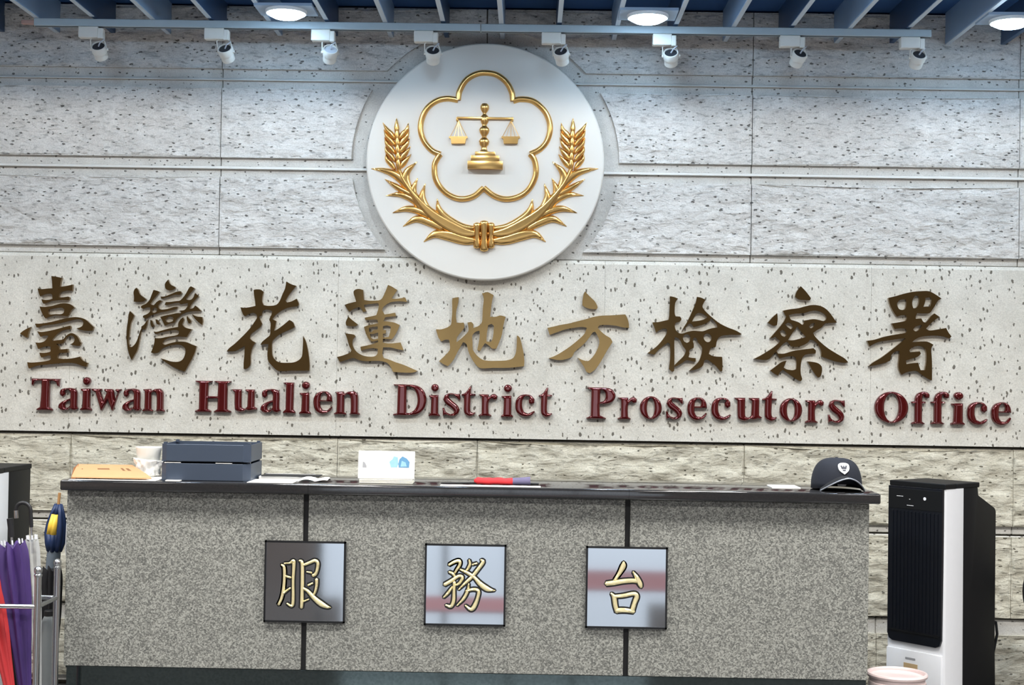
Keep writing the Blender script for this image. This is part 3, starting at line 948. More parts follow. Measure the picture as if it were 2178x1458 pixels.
CH[5] = ('方', 1150, 610, 7.29, [
    [(690,75),(720,110),(780,170),(840,230),(882,310),(870,350),(780,348),(700,325),(645,290),(650,200),(668,110)],
    [(105,640),(200,620),(300,595),(420,575),(560,540),(700,505),(820,470),(950,450),(1100,445),(1310,430),(1340,480),(1365,560),(1370,640),(1280,635),(1180,610),(1050,595),(920,600),(885,640),(930,690),(1000,750),(1080,800),(1115,860),(1070,930),(1020,1010),(970,1100),(910,1200),(840,1290),(760,1345),(710,1320),(680,1260),(630,1180),(575,1100),(640,1135),(730,1155),(790,1110),(850,1030),(895,930),(910,840),(870,740),(840,700),(800,720),(740,810),(660,900),(560,980),(515,1030),(490,1085),(400,1125),(280,1140),(125,1112),(230,1070),(350,1000),(480,910),(600,810),(680,730),(715,640),(640,625),(520,640),(380,665),(250,710),(140,750)]])
CH[6] = ('檢', 1370, 610, 7.29, [
    [(400,150),(460,160),(525,185),(485,250),(475,330),(475,420),(490,460),(560,465),(580,500),(560,540),(500,560),(475,600),(490,670),(530,715),(590,728),(680,700),(760,685),(850,690),(920,690),(1000,660),(1080,640),(1140,635),(1125,590),(1080,530),(1040,490),(1010,540),(940,580),(860,605),(765,630),(745,590),(720,570),(680,590),(640,640),(585,690),(610,640),(660,560),(710,460),(760,350),(800,250),(820,160),(880,170),(955,205),(925,250),(905,310),(940,370),(1000,430),(1080,500),(1180,575),(1300,635),(1420,680),(1515,735),(1480,748),(1350,748),(1220,760),(1160,790),(1130,840),(1115,920),(1105,940),(1050,945),(1020,980),(1005,1045),(1080,1080),(1210,1090),(1215,1180),(1215,1310),(1180,1310),(1120,1240),(1050,1180),(980,1135),(930,1150),(915,1220),(870,1260),(790,1290),(700,1305),(760,1250),(840,1170),(880,1080),(900,990),(890,930),(840,870),(815,800),(780,790),(755,830),(770,890),(770,950),(720,975),(700,1000),(705,1040),(690,1095),(740,1105),(800,1110),(800,1165),(750,1160),(690,1145),(640,1150),(570,1200),(480,1245),(470,1220),(540,1150),(610,1080),(645,1010),(640,970),(600,920),(570,850),(530,800),(475,785),(470,850),(470,1000),(470,1150),(465,1310),(430,1320),(385,1280),(395,1200),(405,1100),(405,980),(400,890),(370,870),(310,910),(240,970),(190,1020),(165,1055),(110,1045),(55,1030),(110,990),(180,940),(250,870),(310,790),(350,720),(355,660),(310,650),(250,670),(185,715),(165,650),(130,555),(220,550),(310,530),(380,515),(390,440),(395,330),(400,230)],
    [(602,800),(622,755),(665,740),(705,760),(718,805),(700,855),(662,872),(622,850)],
    [(922,790),(945,742),(988,728),(1030,752),(1046,800),(1025,848),(985,862),(945,840)],
    [(745,540),(800,435),(850,408),(910,422),(960,455),(982,480),(920,512),(830,532)]])
CH[7] = ('察', 1590, 600, 6.627, [
    [(750,60),(800,110),(850,170),(895,230),(880,258),(800,255),(720,245),(670,210),(690,140)],
    [(420,440),(425,530),(415,610),(360,618),(285,575),(350,500)],
    [(500,405),(600,385),(720,370),(830,340),(930,325),(1030,340),(1110,385),(1170,450),(1220,520),(1260,575),(1180,578),(1090,590),(1050,640),(980,680),(925,720),(960,780),(1040,860),(1140,940),(1260,1015),(1370,1080),(1420,1135),(1350,1142),(1230,1120),(1130,1085),(1040,1050),(1035,970),(990,880),(930,825),(880,815),(850,855),(780,895),(700,915),(620,910),(590,880),(560,845),(520,860),(470,910),(410,975),(430,1010),(520,1010),(640,975),(770,955),(930,935),(965,970),(960,1010),(880,1015),(810,1030),(770,1080),(750,1180),(750,1290),(770,1370),(750,1400),(700,1380),(610,1320),(500,1240),(460,1270),(430,1322),(370,1290),(320,1250),(400,1190),(480,1130),(550,1110),(530,1160),(510,1210),(560,1235),(640,1245),(685,1230),(690,1150),(680,1070),(640,1050),(550,1055),(450,1080),(420,1020),(395,990),(360,1030),(310,1085),(240,1102),(90,1085),(180,1040),(280,980),(370,920),(440,860),(460,830),(420,800),(395,770),(360,790),(315,795),(380,720),(450,640),(510,560),(545,490),(520,450)],
    [(580,470),(660,450),(800,440),(880,415),(960,405),(1050,430),(1108,480),(1108,530),(1070,552),(1000,535),(920,525),(800,545),(790,590),(770,605),(720,570),(650,545),(610,530),(590,490)],
    [(530,600),(570,575),(620,595),(645,640),(610,668),(570,640)],
    [(455,700),(490,675),(530,700),(548,755),(520,775),(480,755)],
    [(570,822),(620,740),(680,660),(700,625),(740,680),(825,778),(750,798),(650,822)],
    [(865,635),(900,590),(950,580),(930,630),(900,655)],
    [(845,1120),(930,1130),(1000,1150),(1045,1195),(1050,1260),(1030,1330),(995,1350),(950,1300),(900,1220)]])
CH[8] = ('署', 1830, 600, 6.627, [
    [(395,225),(500,200),(620,165),(740,140),(860,130),(960,130),(1040,165),(1145,235),(1095,265),(1050,340),(1010,400),(975,440),(890,445),(800,440),(780,490),(780,520),(860,515),(885,560),(920,575),(960,530),(1000,480),(1045,445),(1120,495),(1060,530),(990,590),(925,660),(980,685),(1090,670),(1210,650),(1240,710),(1285,770),(1255,800),(1190,775),(1100,760),(990,760),(880,770),(790,800),(730,850),(860,840),(950,845),(1030,885),(1000,940),(1005,1050),(1010,1180),(1010,1390),(960,1370),(880,1320),(800,1260),(720,1260),(640,1280),(580,1310),(550,1260),(535,1180),(545,1080),(550,975),(490,985),(440,1030),(420,1110),(340,1145),(240,1170),(115,1190),(180,1135),(290,1070),(400,990),(500,910),(590,840),(640,795),(540,805),(400,825),(270,845),(190,875),(130,910),(95,830),(200,815),(330,775),(480,745),(630,720),(655,690),(640,660),(570,655),(480,665),(440,585),(540,570),(640,550),(660,510),(640,470),(580,470),(515,490),(470,430),(420,330)],
    [(520,300),(560,255),(640,245),(650,290),(635,370),(600,395),(550,385),(525,345)],
    [(740,250),(770,195),(815,195),(830,250),(815,330),(780,370),(745,370),(730,310)],
    [(920,225),(990,215),(1005,260),(985,345),(890,350),(910,290)],
    [(760,690),(745,670),(780,630),(870,605),(850,650),(800,695)],
    [(690,965),(740,920),(830,905),(900,930),(930,1000),(930,1130),(910,1245),(850,1245),(830,1190),(815,1140),(740,1145),(650,1160),(640,1110),(720,1085),(810,1055),(855,1010),(840,980),(770,985),(700,990)]])
TONE = ['dark', 'dark', 'brown', 'half dark, half gold', 'golden', 'golden', 'brown', 'dark', 'dark']
CT = 0.020
for i in range(9):
    c, ox, oy, s, loops = CH[i]
    W = []
    for lp in loops:
        L_ = smooth_loop(lp, 3)
        W.append([(lambda q: (q.x, q.z))(at(ox + x / s, oy + y / s, YB - CT)) for x, y in L_])
    o = plate('bronze_character', W, YB - CT, CT, M_BRONZE)
    tag(o, '%s raised bronze Chinese character %s on the stone wall, %s of nine' % (TONE[i], c, ORD[i]), 'sign letter', 'bronze characters on the wall')

# ------------------------------------------------------------------ red English letters
M_RED = plain('glossy_oxblood_enamel', rgb(96, 16, 18), 0.16, 0.5, var=0.08, coat=0.7)
M_RED.node_tree.nodes['Principled BSDF'].inputs['Coat IOR'].default_value = 1.6


def ell(cx, cy, rx, ry, n=40):
    return [(cx + rx * math.cos(2 * math.pi * k / n), cy + ry * math.sin(2 * math.pi * k / n)) for k in range(n)]


GL = {
 'T': [[(85,85),(415,85),(410,175),(390,170),(375,130),(340,112),(300,112),(298,300),(300,415),(335,440),(335,455),(150,455),(150,440),(190,415),(200,300),(205,112),(150,115),(120,130),(105,170),(90,165)]],
 'a': [[(415,250),(425,215),(470,198),(540,192),(600,205),(618,250),(618,400),(635,430),(600,455),(560,450),(540,430),(500,455),(440,455),(400,425),(410,385),(450,350),(540,315),(540,250),(520,218),(490,220),(475,240),(480,270),(455,295),(425,285)], [(540,340),(500,362),(478,395),(485,425),(512,422),(540,400)]],
 'i': [ell(728, 115, 46, 46, 24), [(660,205),(770,200),(770,420),(790,440),(790,455),(655,455),(655,440),(680,420),(685,240),(660,222)]],
 'w': [[(780,205),(900,205),(905,222),(885,230),(925,350),(958,250),(930,222),(935,205),(1020,205),(1040,225),(1060,340),(1085,245),(1060,222),(1065,205),(1130,205),(1128,220),(1108,235),(1080,320),(1035,458),(1025,458),(975,335),(910,458),(895,458),(830,250),(785,222)]],
 'n': [[(1385,210),(1470,205),(1478,230),(1520,205),(1580,200),(1612,235),(1618,300),(1618,440),(1635,455),(1635,467),(1530,467),(1530,455),(1542,440),(1540,290),(1525,245),(1500,240),(1478,262),(1478,440),(1500,455),(1500,467),(1375,467),(1375,455),(1400,440),(1400,245),(1385,225)]],
 'H': [[(80,112),(275,112),(275,125),(235,138),(230,290),(340,290),(345,138),(300,125),(300,112),(495,112),(495,125),(455,142),(455,440),(500,462),(500,478),(300,478),(300,464),(340,440),(342,322),(230,322),(228,440),(268,462),(268,478),(80,478),(80,462),(125,440),(125,142),(82,128)]],
 'u': [[(505,210),(620,210),(620,400),(635,430),(662,435),(685,410),(690,250),(660,225),(660,210),(770,210),(770,410),(800,430),(795,445),(700,460),(680,450),(620,475),(570,465),(540,430),(535,250),(508,225)]],
 'l': [[(1100,130),(1225,130),(1220,440),(1245,470),(1245,488),(1100,488),(1100,470),(1130,440),(1130,160),(1102,146)]],
 'e': [[(1560,230),(1620,240),(1660,285),(1672,355),(1530,355),(1535,410),(1560,450),(1610,455),(1662,405),(1672,420),(1640,470),(1580,495),(1520,490),(1470,450),(1450,380),(1455,310),(1490,255)], [(1530,335),(1600,335),(1605,290),(1590,258),(1562,252),(1540,280)]],
 'D': [[(95,105),(290,105),(390,120),(460,170),(495,250),(495,330),(465,410),(400,465),(290,485),(95,485),(95,470),(140,455),(145,130),(97,118)], [(255,135),(310,140),(360,185),(385,260),(385,340),(355,410),(300,450),(255,450)]],
 's': [[(870,220),(905,215),(912,295),(890,295),(850,250),(810,232),(772,240),(770,268),(820,310),(880,360),(905,410),(890,460),(840,490),(780,490),(740,475),(700,488),(695,390),(715,390),(740,440),(790,465),(830,455),(835,430),(800,390),(730,340),(700,290),(720,235),(780,210),(840,216)]],
 't': [[(1030,125),(1045,130),(1040,215),(1095,218),(1095,240),(1040,245),(1035,400),(1045,440),(1072,450),(1092,440),(1100,452),(1070,485),(1020,495),(970,470),(955,420),(955,245),(925,240),(927,225),(975,200)]],
 'r': [[(1135,225),(1255,225),(1258,260),(1290,225),(1330,218),(1362,245),(1355,285),(1325,298),(1292,278),(1267,300),(1255,350),(1258,460),(1290,480),(1290,493),(1135,493),(1135,480),(1170,460),(1170,260),(1138,240)]],
 'c': [[(1700,225),(1770,235),(1815,280),(1815,330),(1780,355),(1748,335),(1745,295),(1760,268),(1730,250),(1692,258),(1672,300),(1670,380),(1692,440),(1740,460),(1812,425),(1825,437),(1780,485),(1700,500),(1630,475),(1590,420),(1585,340),(1600,280),(1640,240)]],
 'P': [[(120,168),(400,170),(490,195),(530,260),(530,310),(490,375),(400,410),(310,412),(315,570),(400,610),(400,625),(120,625),(120,610),(180,580),(185,215),(122,182)], [(315,208),(350,210),(385,245),(390,310),(370,360),(315,382)]],
 'o': [ell(1050, 465, 160, 168, 48), ell(1050, 465, 54, 138, 40)],
 'O': [ell(362, 368, 228, 218, 56), ell(362, 368, 100, 186, 48)],
 'f': [[(640,290),(680,287),(690,230),(720,180),(790,152),(850,160),(885,190),(880,235),(850,247),(815,228),(812,200),(790,205),(782,287),(830,290),(830,315),(782,320),(782,560),(820,582),(820,597),(640,597),(640,582),(682,560),(682,320),(640,312)]],
}
WORDS = [
 ('Taiwan', 50, 790, 5.445, [('T',85,415,85,455),('a',400,635,192,455),('i',655,790,68,455),('w',780,1130,205,458),('a',1140,1365,200,465),('n',1375,1635,200,467)]),
 ('Hualien', 400, 790, 5.445, [('H',80,500,112,478),('u',505,800,210,475),('a',835,1075,205,482),('l',1100,1245,130,490),('i',1285,1425,120,497),('e',1450,1672,230,495),('n',1690,1990,230,503)]),
 ('District', 820, 800, 5.732, [('D',95,495,105,485),('i',525,665,98,492),('s',695,912,210,492),('t',925,1100,125,495),('r',1135,1365,218,493),('i',1408,1558,105,505),('c',1583,1825,225,500),('t',1865,2035,140,505)]),
 ('Prosecutors', 1230, 800, 6.806, [('P',120,535,168,625),('r',575,850,305,632),('o',890,1210,295,635),('s',1270,1517,310,632),('e',1580,1865,310,645)]),
 ('Prosecutors', 1500, 810, 6.406, [('c',85,355,232,545),('u',400,775,235,552),('t',780,980,140,555),('o',1015,1322,240,565),('r',1365,1617,262,578),('s',1675,1907,262,580)]),
 ('Office', 1840, 810, 6.444, [('O',133,592,152,590),('f',640,885,152,598),('f',905,1155,152,600),('i',1180,1370,158,607),('c',1405,1685,293,610),('e',1735,2005,297,612)]),
]
ET = 0.016
PXM = (at(1100, 850, YB - ET) - at(1000, 850, YB - ET)).length / 100
count = {}
seen = {}
total = {}
for wd, *_r in WORDS:
    for g in wd:
        total[(wd, g)] = wd.count(g)
for wd, ox, oy, s, letters in WORDS:
    for g, x0, x1, y0, y1 in letters:
        count[wd] = count.get(wd, 0) + 1
        cpt = at(ox + (x0 + x1) / 2 / s, oy + (y0 + y1) / 2 / s, YB - ET)
        loops = GL[g]
        A = np.array([p for lp in loops for p in lp], float)
        gx0, gy0 = A.min(0); gx1, gy1 = A.max(0)
        kx, ky = (x1 - x0) / s * PXM / (gx1 - gx0), (y1 - y0) / s * PXM / (gy1 - gy0)
        W = []
        for lp in loops:
            L_ = smooth_loop(lp, 3, 40) if len(lp) < 40 and not (g in 'i' and len(lp) == 24) else lp
            W.append([(cpt.x + (x - (gx0 + gx1) / 2) * kx, cpt.z - (y - (gy0 + gy1) / 2) * ky) for x, y in L_])
        o = plate('red_letter', W, YB - ET, ET, M_RED, spacing=.0042, hfun=dome(.0115, .010), auto=60)
        n_ = count[wd]
        tag(o, 'dark red raised letter %s, %s letter of the word %s on the wall' % (g, ORD[n_ - 1], wd), 'sign letter', 'red letters of the English name')


# ------------------------------------------------------------------ service counter
M_PANEL_G = granite('speckled_grey_counter_panel', rgb(80, 81, 79), rgb(124, 125, 120), rgb(174, 175, 168), 210, 0.45, bump=0.3)
M_TOP = granite('polished_black_granite', rgb(58, 58, 60), rgb(62, 62, 64), rgb(68, 67, 68), 260, 0.09, 0.3, metal=0.55)
M_BASE = granite('polished_dark_green_granite', rgb(92, 104, 104), rgb(100, 112, 112), rgb(108, 120, 120), 140, 0.06, 0.2, metal=0.95)
M_BLACK = plain('matt_black', rgb(16, 16, 18), 0.6, var=0.1)
YC = -1.15
XL, XR = at(143, 1060, YC).x, at(1849, 1085, YC).x
ZT = sum(at(x, 1021.5 + (x - 140) * .0172, YC - .05).z for x in (200, 1000, 1800)) / 3
ZTB = ZT - .040
ZBASE = sum(at(x, 1416 + (x - 150) * .0197, YC).z for x in (200, 1000, 1800)) / 3
S1, S2 = at(648, 1238, YC).x, at(1333, 1250, YC).x
ct = root_for('service_counter', 'long grey speckled service counter with a polished black granite top', 'counter', ((XL + XR) / 2, YC + .2, 0))
box('body', XL + .004, XR - .004, YC + .012, YC + .38, ZBASE - .01, ZTB, M_BLACK, ct)
for a, b in ((XL, S1 - .010), (S1 + .010, S2 - .010), (S2 + .010, XR)):
    box('front_panel', a, b, YC, YC + .016, ZBASE, ZTB - .004, M_PANEL_G, ct, .002, 1)
for s_ in (XL, XR - .004):
    box('side_panel', s_, s_ + .004, YC + .016, YC + .38, ZBASE, ZTB - .004, M_PANEL_G, ct)
TL, TR_ = at(127, 1032, YC - .05).x, at(1874, 1062, YC - .05).x
for a, b in ((TL, at(655, 1040, YC - .05).x), (at(655, 1040, YC - .05).x + .0008, at(1338, 1050, YC - .05).x), (at(1338, 1050, YC - .05).x + .0008, TR_)):
    bm = bmesh.new()
    box_bm(bm, a, b, YC - .05, YC + .40, ZTB, ZT)
    ed = [e for e in bm.edges if (abs(e.verts[0].co.y - (YC - .05)) < 1e-5 and abs(e.verts[1].co.y - (YC - .05)) < 1e-5 and abs(e.verts[0].co.x - e.verts[1].co.x) > .01)]
    for xe in (TL, TR_):
        ed += [e for e in bm.edges if abs(e.verts[0].co.x - xe) < 1e-5 and abs(e.verts[1].co.x - xe) < 1e-5]
    bmesh.ops.bevel(bm, geom=list(set(ed)), offset=.007, segments=3, profile=0.5, affect='EDGES')
    bm_obj('countertop', bm, M_TOP, ct, auto=35)
box('plinth', XL + .010, XR - .004, YC + .004, YC + .37, 0, ZBASE - .001, M_BASE, ct, .001, 1)
adopt(ct)

# ------------------------------------------------------------------ three mirror plaques with golden characters
M_PLATE = plain('polished_steel_plate', rgb(196, 200, 206), 0.05, 1.0, var=0.03, scale=3)
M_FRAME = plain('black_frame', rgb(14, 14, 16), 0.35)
M_GOLDC = plain('bright_gold_leaf', rgb(255, 240, 190), 0.32, 0.55, var=0.04)
PL = [
 ('服', 648, 1238.5, 540, 1130, 'left', [
  [(385,478,26),(424,520,40),(426,700,40),(408,860,40),(384,960,38),(345,1045,36)], [(425,458,20),(500,456,26),(553,425,46),(562,480,44),(551,700,36),(550,990,40),(530,1062,36),(462,1024,22)],
  [(448,640,28),(516,662,32)], [(412,880,36),(512,806,22)],
  [(636,420,26),(678,455,44),(682,700,46),(675,990,46),(668,1090,40)], [(700,482,34),(790,446,40),(860,420,44),(900,460,44),(888,560,40),(862,615,44),(825,632,40)],
  [(742,578,20),(812,592,28)], [(762,768,26),(828,738,26)], [(882,680,44),(884,760,38),(866,850,34),(840,910,26)], [(690,1000,24),(775,962,16)],
  [(690,808,30),(760,850,44),(850,950,60),(950,1032,72),(1030,1072,46),(1085,1082,8)]]),
 ('務', 989.2, 1245.3, 880, 1130, 'middle', [
  [(495,482,34),(570,440,40),(640,425,46),(648,480,40),(605,550,34),(580,592,26)], [(495,580,26),(550,606,38),(580,650,30)],
  [(432,762,46),(530,706,48),(630,640,40),(686,655,42),(650,730,38),(596,772,30)], [(572,720,40),(566,850,40),(560,990,46),(522,1068,44),(450,1048,24)], [(544,790,26),(485,875,38),(418,944,20)],
  [(780,408,22),(792,470,36),(764,532,34),(736,560,18)], [(826,476,22),(892,458,24)], [(944,410,26),(978,440,46),(900,550,46),(820,650,46),(720,742,36),(628,832,14)],
  [(655,545,22),(756,592,42),(850,655,42),(930,742,60),(1020,812,72),(1100,838,36),(1150,842,6)], [(775,745,20),(758,850,38),(700,960,38),(606,1056,14)],
  [(735,850,30),(840,826,40),(912,850,46),(900,950,44),(850,1072,56),(800,1108,46),(726,1050,18)]]),
 ('台', 1332.6, 1251, 1220, 1130, 'right', [
  [(706,440,30),(700,500,72),(640,610,48),(574,706,34)], [(460,748,60),(560,735,66),(700,712,62),(830,704,58),(905,712,56)], [(838,578,20),(890,655,54),(935,745,66),(955,800,36)],
  [(530,880,24),(572,940,60),(588,1050,60),(614,1150,52)], [(560,928,44),(700,916,50),(850,888,52),(890,928,64),(860,1020,60),(828,1130,60)], [(600,1124,66),(720,1122,64),(850,1140,52)]]),
]
PS = 0.5 * 173.0 * (at(1050, 1245, YC - .01) - at(1000, 1245, YC - .01)).length / 50
for c, cx, cy, ox, oy, nm, strokes in PL:
    p = at(cx, cy, YC - .012)
    t = root_for('character_plaque', 'square polished steel plaque with golden character %s, %s of three on the counter front' % (c, nm), 'plaque', (p.x, YC, p.z), 'character plaques on the counter')
    box('steel_plate', p.x - PS + .004, p.x + PS - .004, YC - .011, YC - .0002, p.z - PS + .004, p.z + PS - .004, M_PLATE, t)
    fr = bmesh.new()
    for (a, b, c_, d) in ((-PS, PS, PS - .007, PS), (-PS, PS, -PS, -PS + .007), (-PS, -PS + .007, -PS, PS), (PS - .007, PS, -PS, PS)):
        box_bm(fr, p.x + a, p.x + b, YC - .014, YC - .0002, p.z + c_, p.z + d)
    bm_obj('frame', fr, M_FRAME, t)
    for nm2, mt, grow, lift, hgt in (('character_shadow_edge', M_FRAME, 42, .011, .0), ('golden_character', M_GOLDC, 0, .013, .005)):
        pr = []
        for k, st in enumerate(strokes):
            P = []
            for x, y, wd in st:
                q = at(ox + x / 6.627, oy + y / 6.627, YC - .016)
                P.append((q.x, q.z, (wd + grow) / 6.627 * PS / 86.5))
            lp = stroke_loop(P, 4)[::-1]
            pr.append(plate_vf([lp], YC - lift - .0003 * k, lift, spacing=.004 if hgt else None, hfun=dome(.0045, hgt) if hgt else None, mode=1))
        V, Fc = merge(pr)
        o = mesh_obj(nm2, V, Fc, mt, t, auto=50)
        if hgt:
            o['label'] = 'golden brush-written character'
    adopt(t)

# ------------------------------------------------------------------ things on the counter
M_KRAFT = plain('kraft_paper', rgb(186, 142, 100), 0.7, var=0.05, scale=20)
M_KRAFT_D = plain('brown_paper_edge', rgb(150, 96, 52), 0.7)
M_PAPER = plain('white_paper', rgb(240, 239, 235), 0.7, var=0.02)
M_PAPER2 = plain('cream_paper', rgb(232, 230, 216), 0.7, var=0.02)
M_TRAY = plain('dark_blue_grey_plastic', rgb(60, 70, 86), 0.4, var=0.05)
M_CUP = plain('white_cup', rgb(240, 240, 234), 0.5, var=0.02)
M_INK = plain('brown_ink', rgb(120, 84, 52), 0.8)
ON = ZT + .0006


def on_top(px, Y):
    """x of a pixel column on the counter top at depth Y"""
    return at(px, 1030, Y).x


# kraft envelope, swollen by what is in it
x0, x1 = on_top(152, -1.17), on_top(322, -1.17)
xa, xb_ = on_top(165, -.98), on_top(280, -.98)
t = root_for('kraft_envelope', 'thick brown kraft envelope lying on papers at the left end of the counter', 'envelope', ((x0 + x1) / 2, -1.07, ON))
n = 10
V, Fc = [], []
for j in range(n + 1):
    v = j / n
    for i in range(n + 1):
        u = i / n
        x = (x0 + (x1 - x0) * u) * (1 - v) + (xa + (xb_ - xa) * u) * v
        b = .036 * v ** .8 + .004 * math.sin(math.pi * u) * math.sin(math.pi * v)
        V.append((x, -1.17 + .19 * v, ON + .010 + b))
m_ = len(V)
V += [(x, y, ON + .006 + (z - ON - .010) * .55) for x, y, z in V]
for j in range(n):
    for i in range(n):
        a = j * (n + 1) + i
        Fc.append((a, a + 1, a + n + 2, a + n + 1))
        Fc.append((m_ + a, m_ + a + n + 1, m_ + a + n + 2, m_ + a + 1))
for i in range(n):
    Fc.append((i, m_ + i, m_ + i + 1, i + 1))
    k = n * (n + 1) + i
    Fc.append((k, k + 1, m_ + k + 1, m_ + k))
    q = i * (n + 1)
    Fc.append((q, q + n + 1, m_ + q + n + 1, m_ + q))
    q = q + n
    Fc.append((q, m_ + q, m_ + q + n + 1, q + n + 1))
env = mesh_obj('envelope_body', V, Fc, M_KRAFT, t, auto=40)
for (u0, u1, v0, v1) in ((.34, .52, .46, .56), (.70, .74, .40, .62), (.78, .83, .42, .62), (.10, .12, .5, .56)):
    L4 = []
    for u, v in ((u0, v0), (u1, v0), (u1, v1), (u0, v1)):
        x = (x0 + (x1 - x0) * u) * (1 - v) + (xa + (xb_ - xa) * u) * v
        L4.append((x, -1.17 + .19 * v, ON + .0106 + .036 * v ** .8 + .004 * math.sin(math.pi * u) * math.sin(math.pi * v)))
    mesh_obj('ink_mark', L4, [(0, 1, 2, 3)], M_INK, t)
V = [(x0 - .004, -1.165, ON + .004), (x0 + .014, -1.165, ON + .010), (xa + .004, -.985, ON + .048), (xa - .016, -.985, ON + .030),
     (x0 - .004, -1.165, ON + .001), (x0 + .014, -1.165, ON + .001), (xa + .004, -.985, ON + .001), (xa - .016, -.985, ON + .001)]
mesh_obj('open_flap', V, [(0, 1, 2, 3), (4, 7, 6, 5), (0, 4, 5, 1), (1, 5, 6, 2), (2, 6, 7, 3), (3, 7, 4, 0)], M_KRAFT_D, t)
adopt(t)
o = box('paper_sheet', on_top(146, -1.19), on_top(330, -1.19), -1.193, -.99, ON, ON + .0012, M_PAPER)
tag(o, 'white paper sheet lying under the kraft envelope', 'paper')

# white cup with a crumpled tissue wrapped round it
cpx = on_top(315, -.985)
t = thing('paper_cup', 'white cup with a tissue wrapped round it beside the black letter trays', 'cup', (cpx, -.985, ON))
lathe('cup_body', [(.030, 0), (.034, .004), (.050, .112), (.0515, .116), (.0515, .119), (.048, .119), (.046, .112), (.030, .01), (.0, .009)], M_CUP, t, 32)
V, Fc = [], []
for j in range(9):
    for i in range(28):
        a = math.radians(150 + 240 * i / 27)
        z = .006 + .072 * j / 8 * (1 - .30 * abs(i / 27 - .25))
        r = .040 + .016 * (j / 8) + .004 * math.sin(i * 1.7 + j) + .003 * math.sin(i * .6 - j * 1.1)
        V.append((r * math.cos(a), r * math.sin(a), z))
for j in range(8):
    for i in range(27):
        a = j * 28 + i
        Fc.append((a, a + 1, a + 29, a + 28))
o = mesh_obj('tissue_wrap', V, Fc, M_PAPER, t, auto=40)
md = o.modifiers.new('thickness', 'SOLIDIFY'); md.thickness = .0012

# two stacked letter trays
tx0, tx1 = on_top(341, -1.14), on_top(531, -1.14)
tw = (tx1 - tx0) / 2
for k, (z0, nm) in enumerate(((0, 'lower'), (.074, 'upper'))):
    t = thing('letter_tray', '%s of two stacked dark blue-grey letter trays on the counter' % nm, 'letter tray', ((tx0 + tx1) / 2, -1.02, ON + z0), 0, 'stacked letter trays')
    H = .067
    box('floor_plate', -tw + .003, tw - .003, -.118, .118, 0, .004, M_TRAY, t)
    box('front_wall', -tw + .020, tw - .026, -.122, -.117, .001, H, M_TRAY, t, .0015, 1)
    for s_ in (-1, 1):
        box('side_wall', s_ * (tw - .002) - .002, s_ * (tw - .002) + .002, -.10, .12, .001, H, M_TRAY, t, .001, 1)
        e0, e1 = (-tw, -tw + .020) if s_ < 0 else (tw - .026, tw)
        yy = (-.102, -.1195) if s_ < 0 else (-.1195, -.102)
        Vv = [(e0, yy[0], .001), (e1, yy[1], .001), (e1, yy[1], H), (e0, yy[0], H), (e0, yy[0] + .005, .001), (e1, yy[1] + .005, .001), (e1, yy[1] + .005, H), (e0, yy[0] + .005, H)]
        mesh_obj('corner_wall', Vv, [(0, 1, 2, 3), (5, 4, 7, 6), (3, 2, 6, 7), (0, 4, 5, 1), (0, 3, 7, 4), (1, 5, 6, 2)], M_TRAY, t)
        for yy2 in (-.09, .10):
            box('stacking_foot', s_ * (tw - .010) - .006, s_ * (tw - .010) + .006, yy2 - .008, yy2 + .008, H - .002, H + .0065, M_TRAY, t)
    box('back_wall', -tw, tw, .116, .120, .001, H, M_TRAY, t)
tzb = ON + .004
for (pa, pb, zz) in ((349, 384, .0688), (458, 493, .0684)):
    xa_, xb2 = on_top(pa, -1.14), on_top(pb, -1.14)
    V = [(xa_, -1.143, ON + zz), (xb2, -1.143, ON + zz), (xb2 - .01, -1.02, ON + .02), (xa_ + .01, -1.02, ON + .02)]
    V += [(x, y, z + .002) for x, y, z in V]
    o = mesh_obj('paper_sheet', V, [(3, 2, 1, 0), (4, 5, 6, 7), (0, 1, 5, 4), (1, 2, 6, 5), (2, 3, 7, 6), (3, 0, 4, 7)], M_PAPER)
    tag(o, 'white paper peeking out between the stacked trays, %s one' % ('left' if pa < 400 else 'right'), 'paper')
o = box('paper_sheet', on_top(352, -1.17), on_top(383, -1.17), -1.175, -1.146, ON, ON + .003, M_PAPER)
tag(o, 'small white paper slip in front of the lower letter tray', 'paper')
# loose papers right of the trays
for (pa, pb, y0, y1, z, dz, m_, lb) in ((534, 630, -1.185, -1.02, 0, .0016, M_PAPER, 'front white sheet of the loose papers right of the trays'),
                                        (541, 652, -1.01, -.86, 0, .012, M_PAPER, 'white paper stack behind the loose sheets right of the trays')):
    o = box('paper_sheet', on_top(pa, -1.1), on_top(pb, -1.1), y0, y1, ON + z, ON + z + dz, m_)
    tag(o, lb, 'paper')
o = box('black_folder', on_top(546, -1.1), on_top(672, -1.1), -1.015, -.93, ON + .0125, ON + .0165, M_BLACK, None, .001, 1)
tag(o, 'thin black folder on the paper stack right of the trays', 'folder')
V, Fc = [], []
for i in range(13):
    u = i / 12
    x = on_top(636 + 62 * u, -1.09)
    z = ON + .003 + .010 * abs(math.sin(u * 5.2)) * (1 - .4 * u)
    for y in (-1.13, -1.06):
        V.append((x, y + .02 * u, z + (.006 if y > -1.1 else 0)))
for i in range(12):
    Fc.append((2 * i, 2 * i + 2, 2 * i + 3, 2 * i + 1))
o = mesh_obj('crumpled_wrapper', V, Fc, M_PAPER)
md = o.modifiers.new('thickness', 'SOLIDIFY'); md.thickness = .001
tag(o, 'crumpled white wrapper at the right end of the loose papers', 'wrapper')
p0, p1 = on_top(640, -1.04), on_top(703, -1.04)
t = thing('black_pen', 'black pen lying beside the crumpled white wrapper', 'pen', (p0, -1.04, ON))
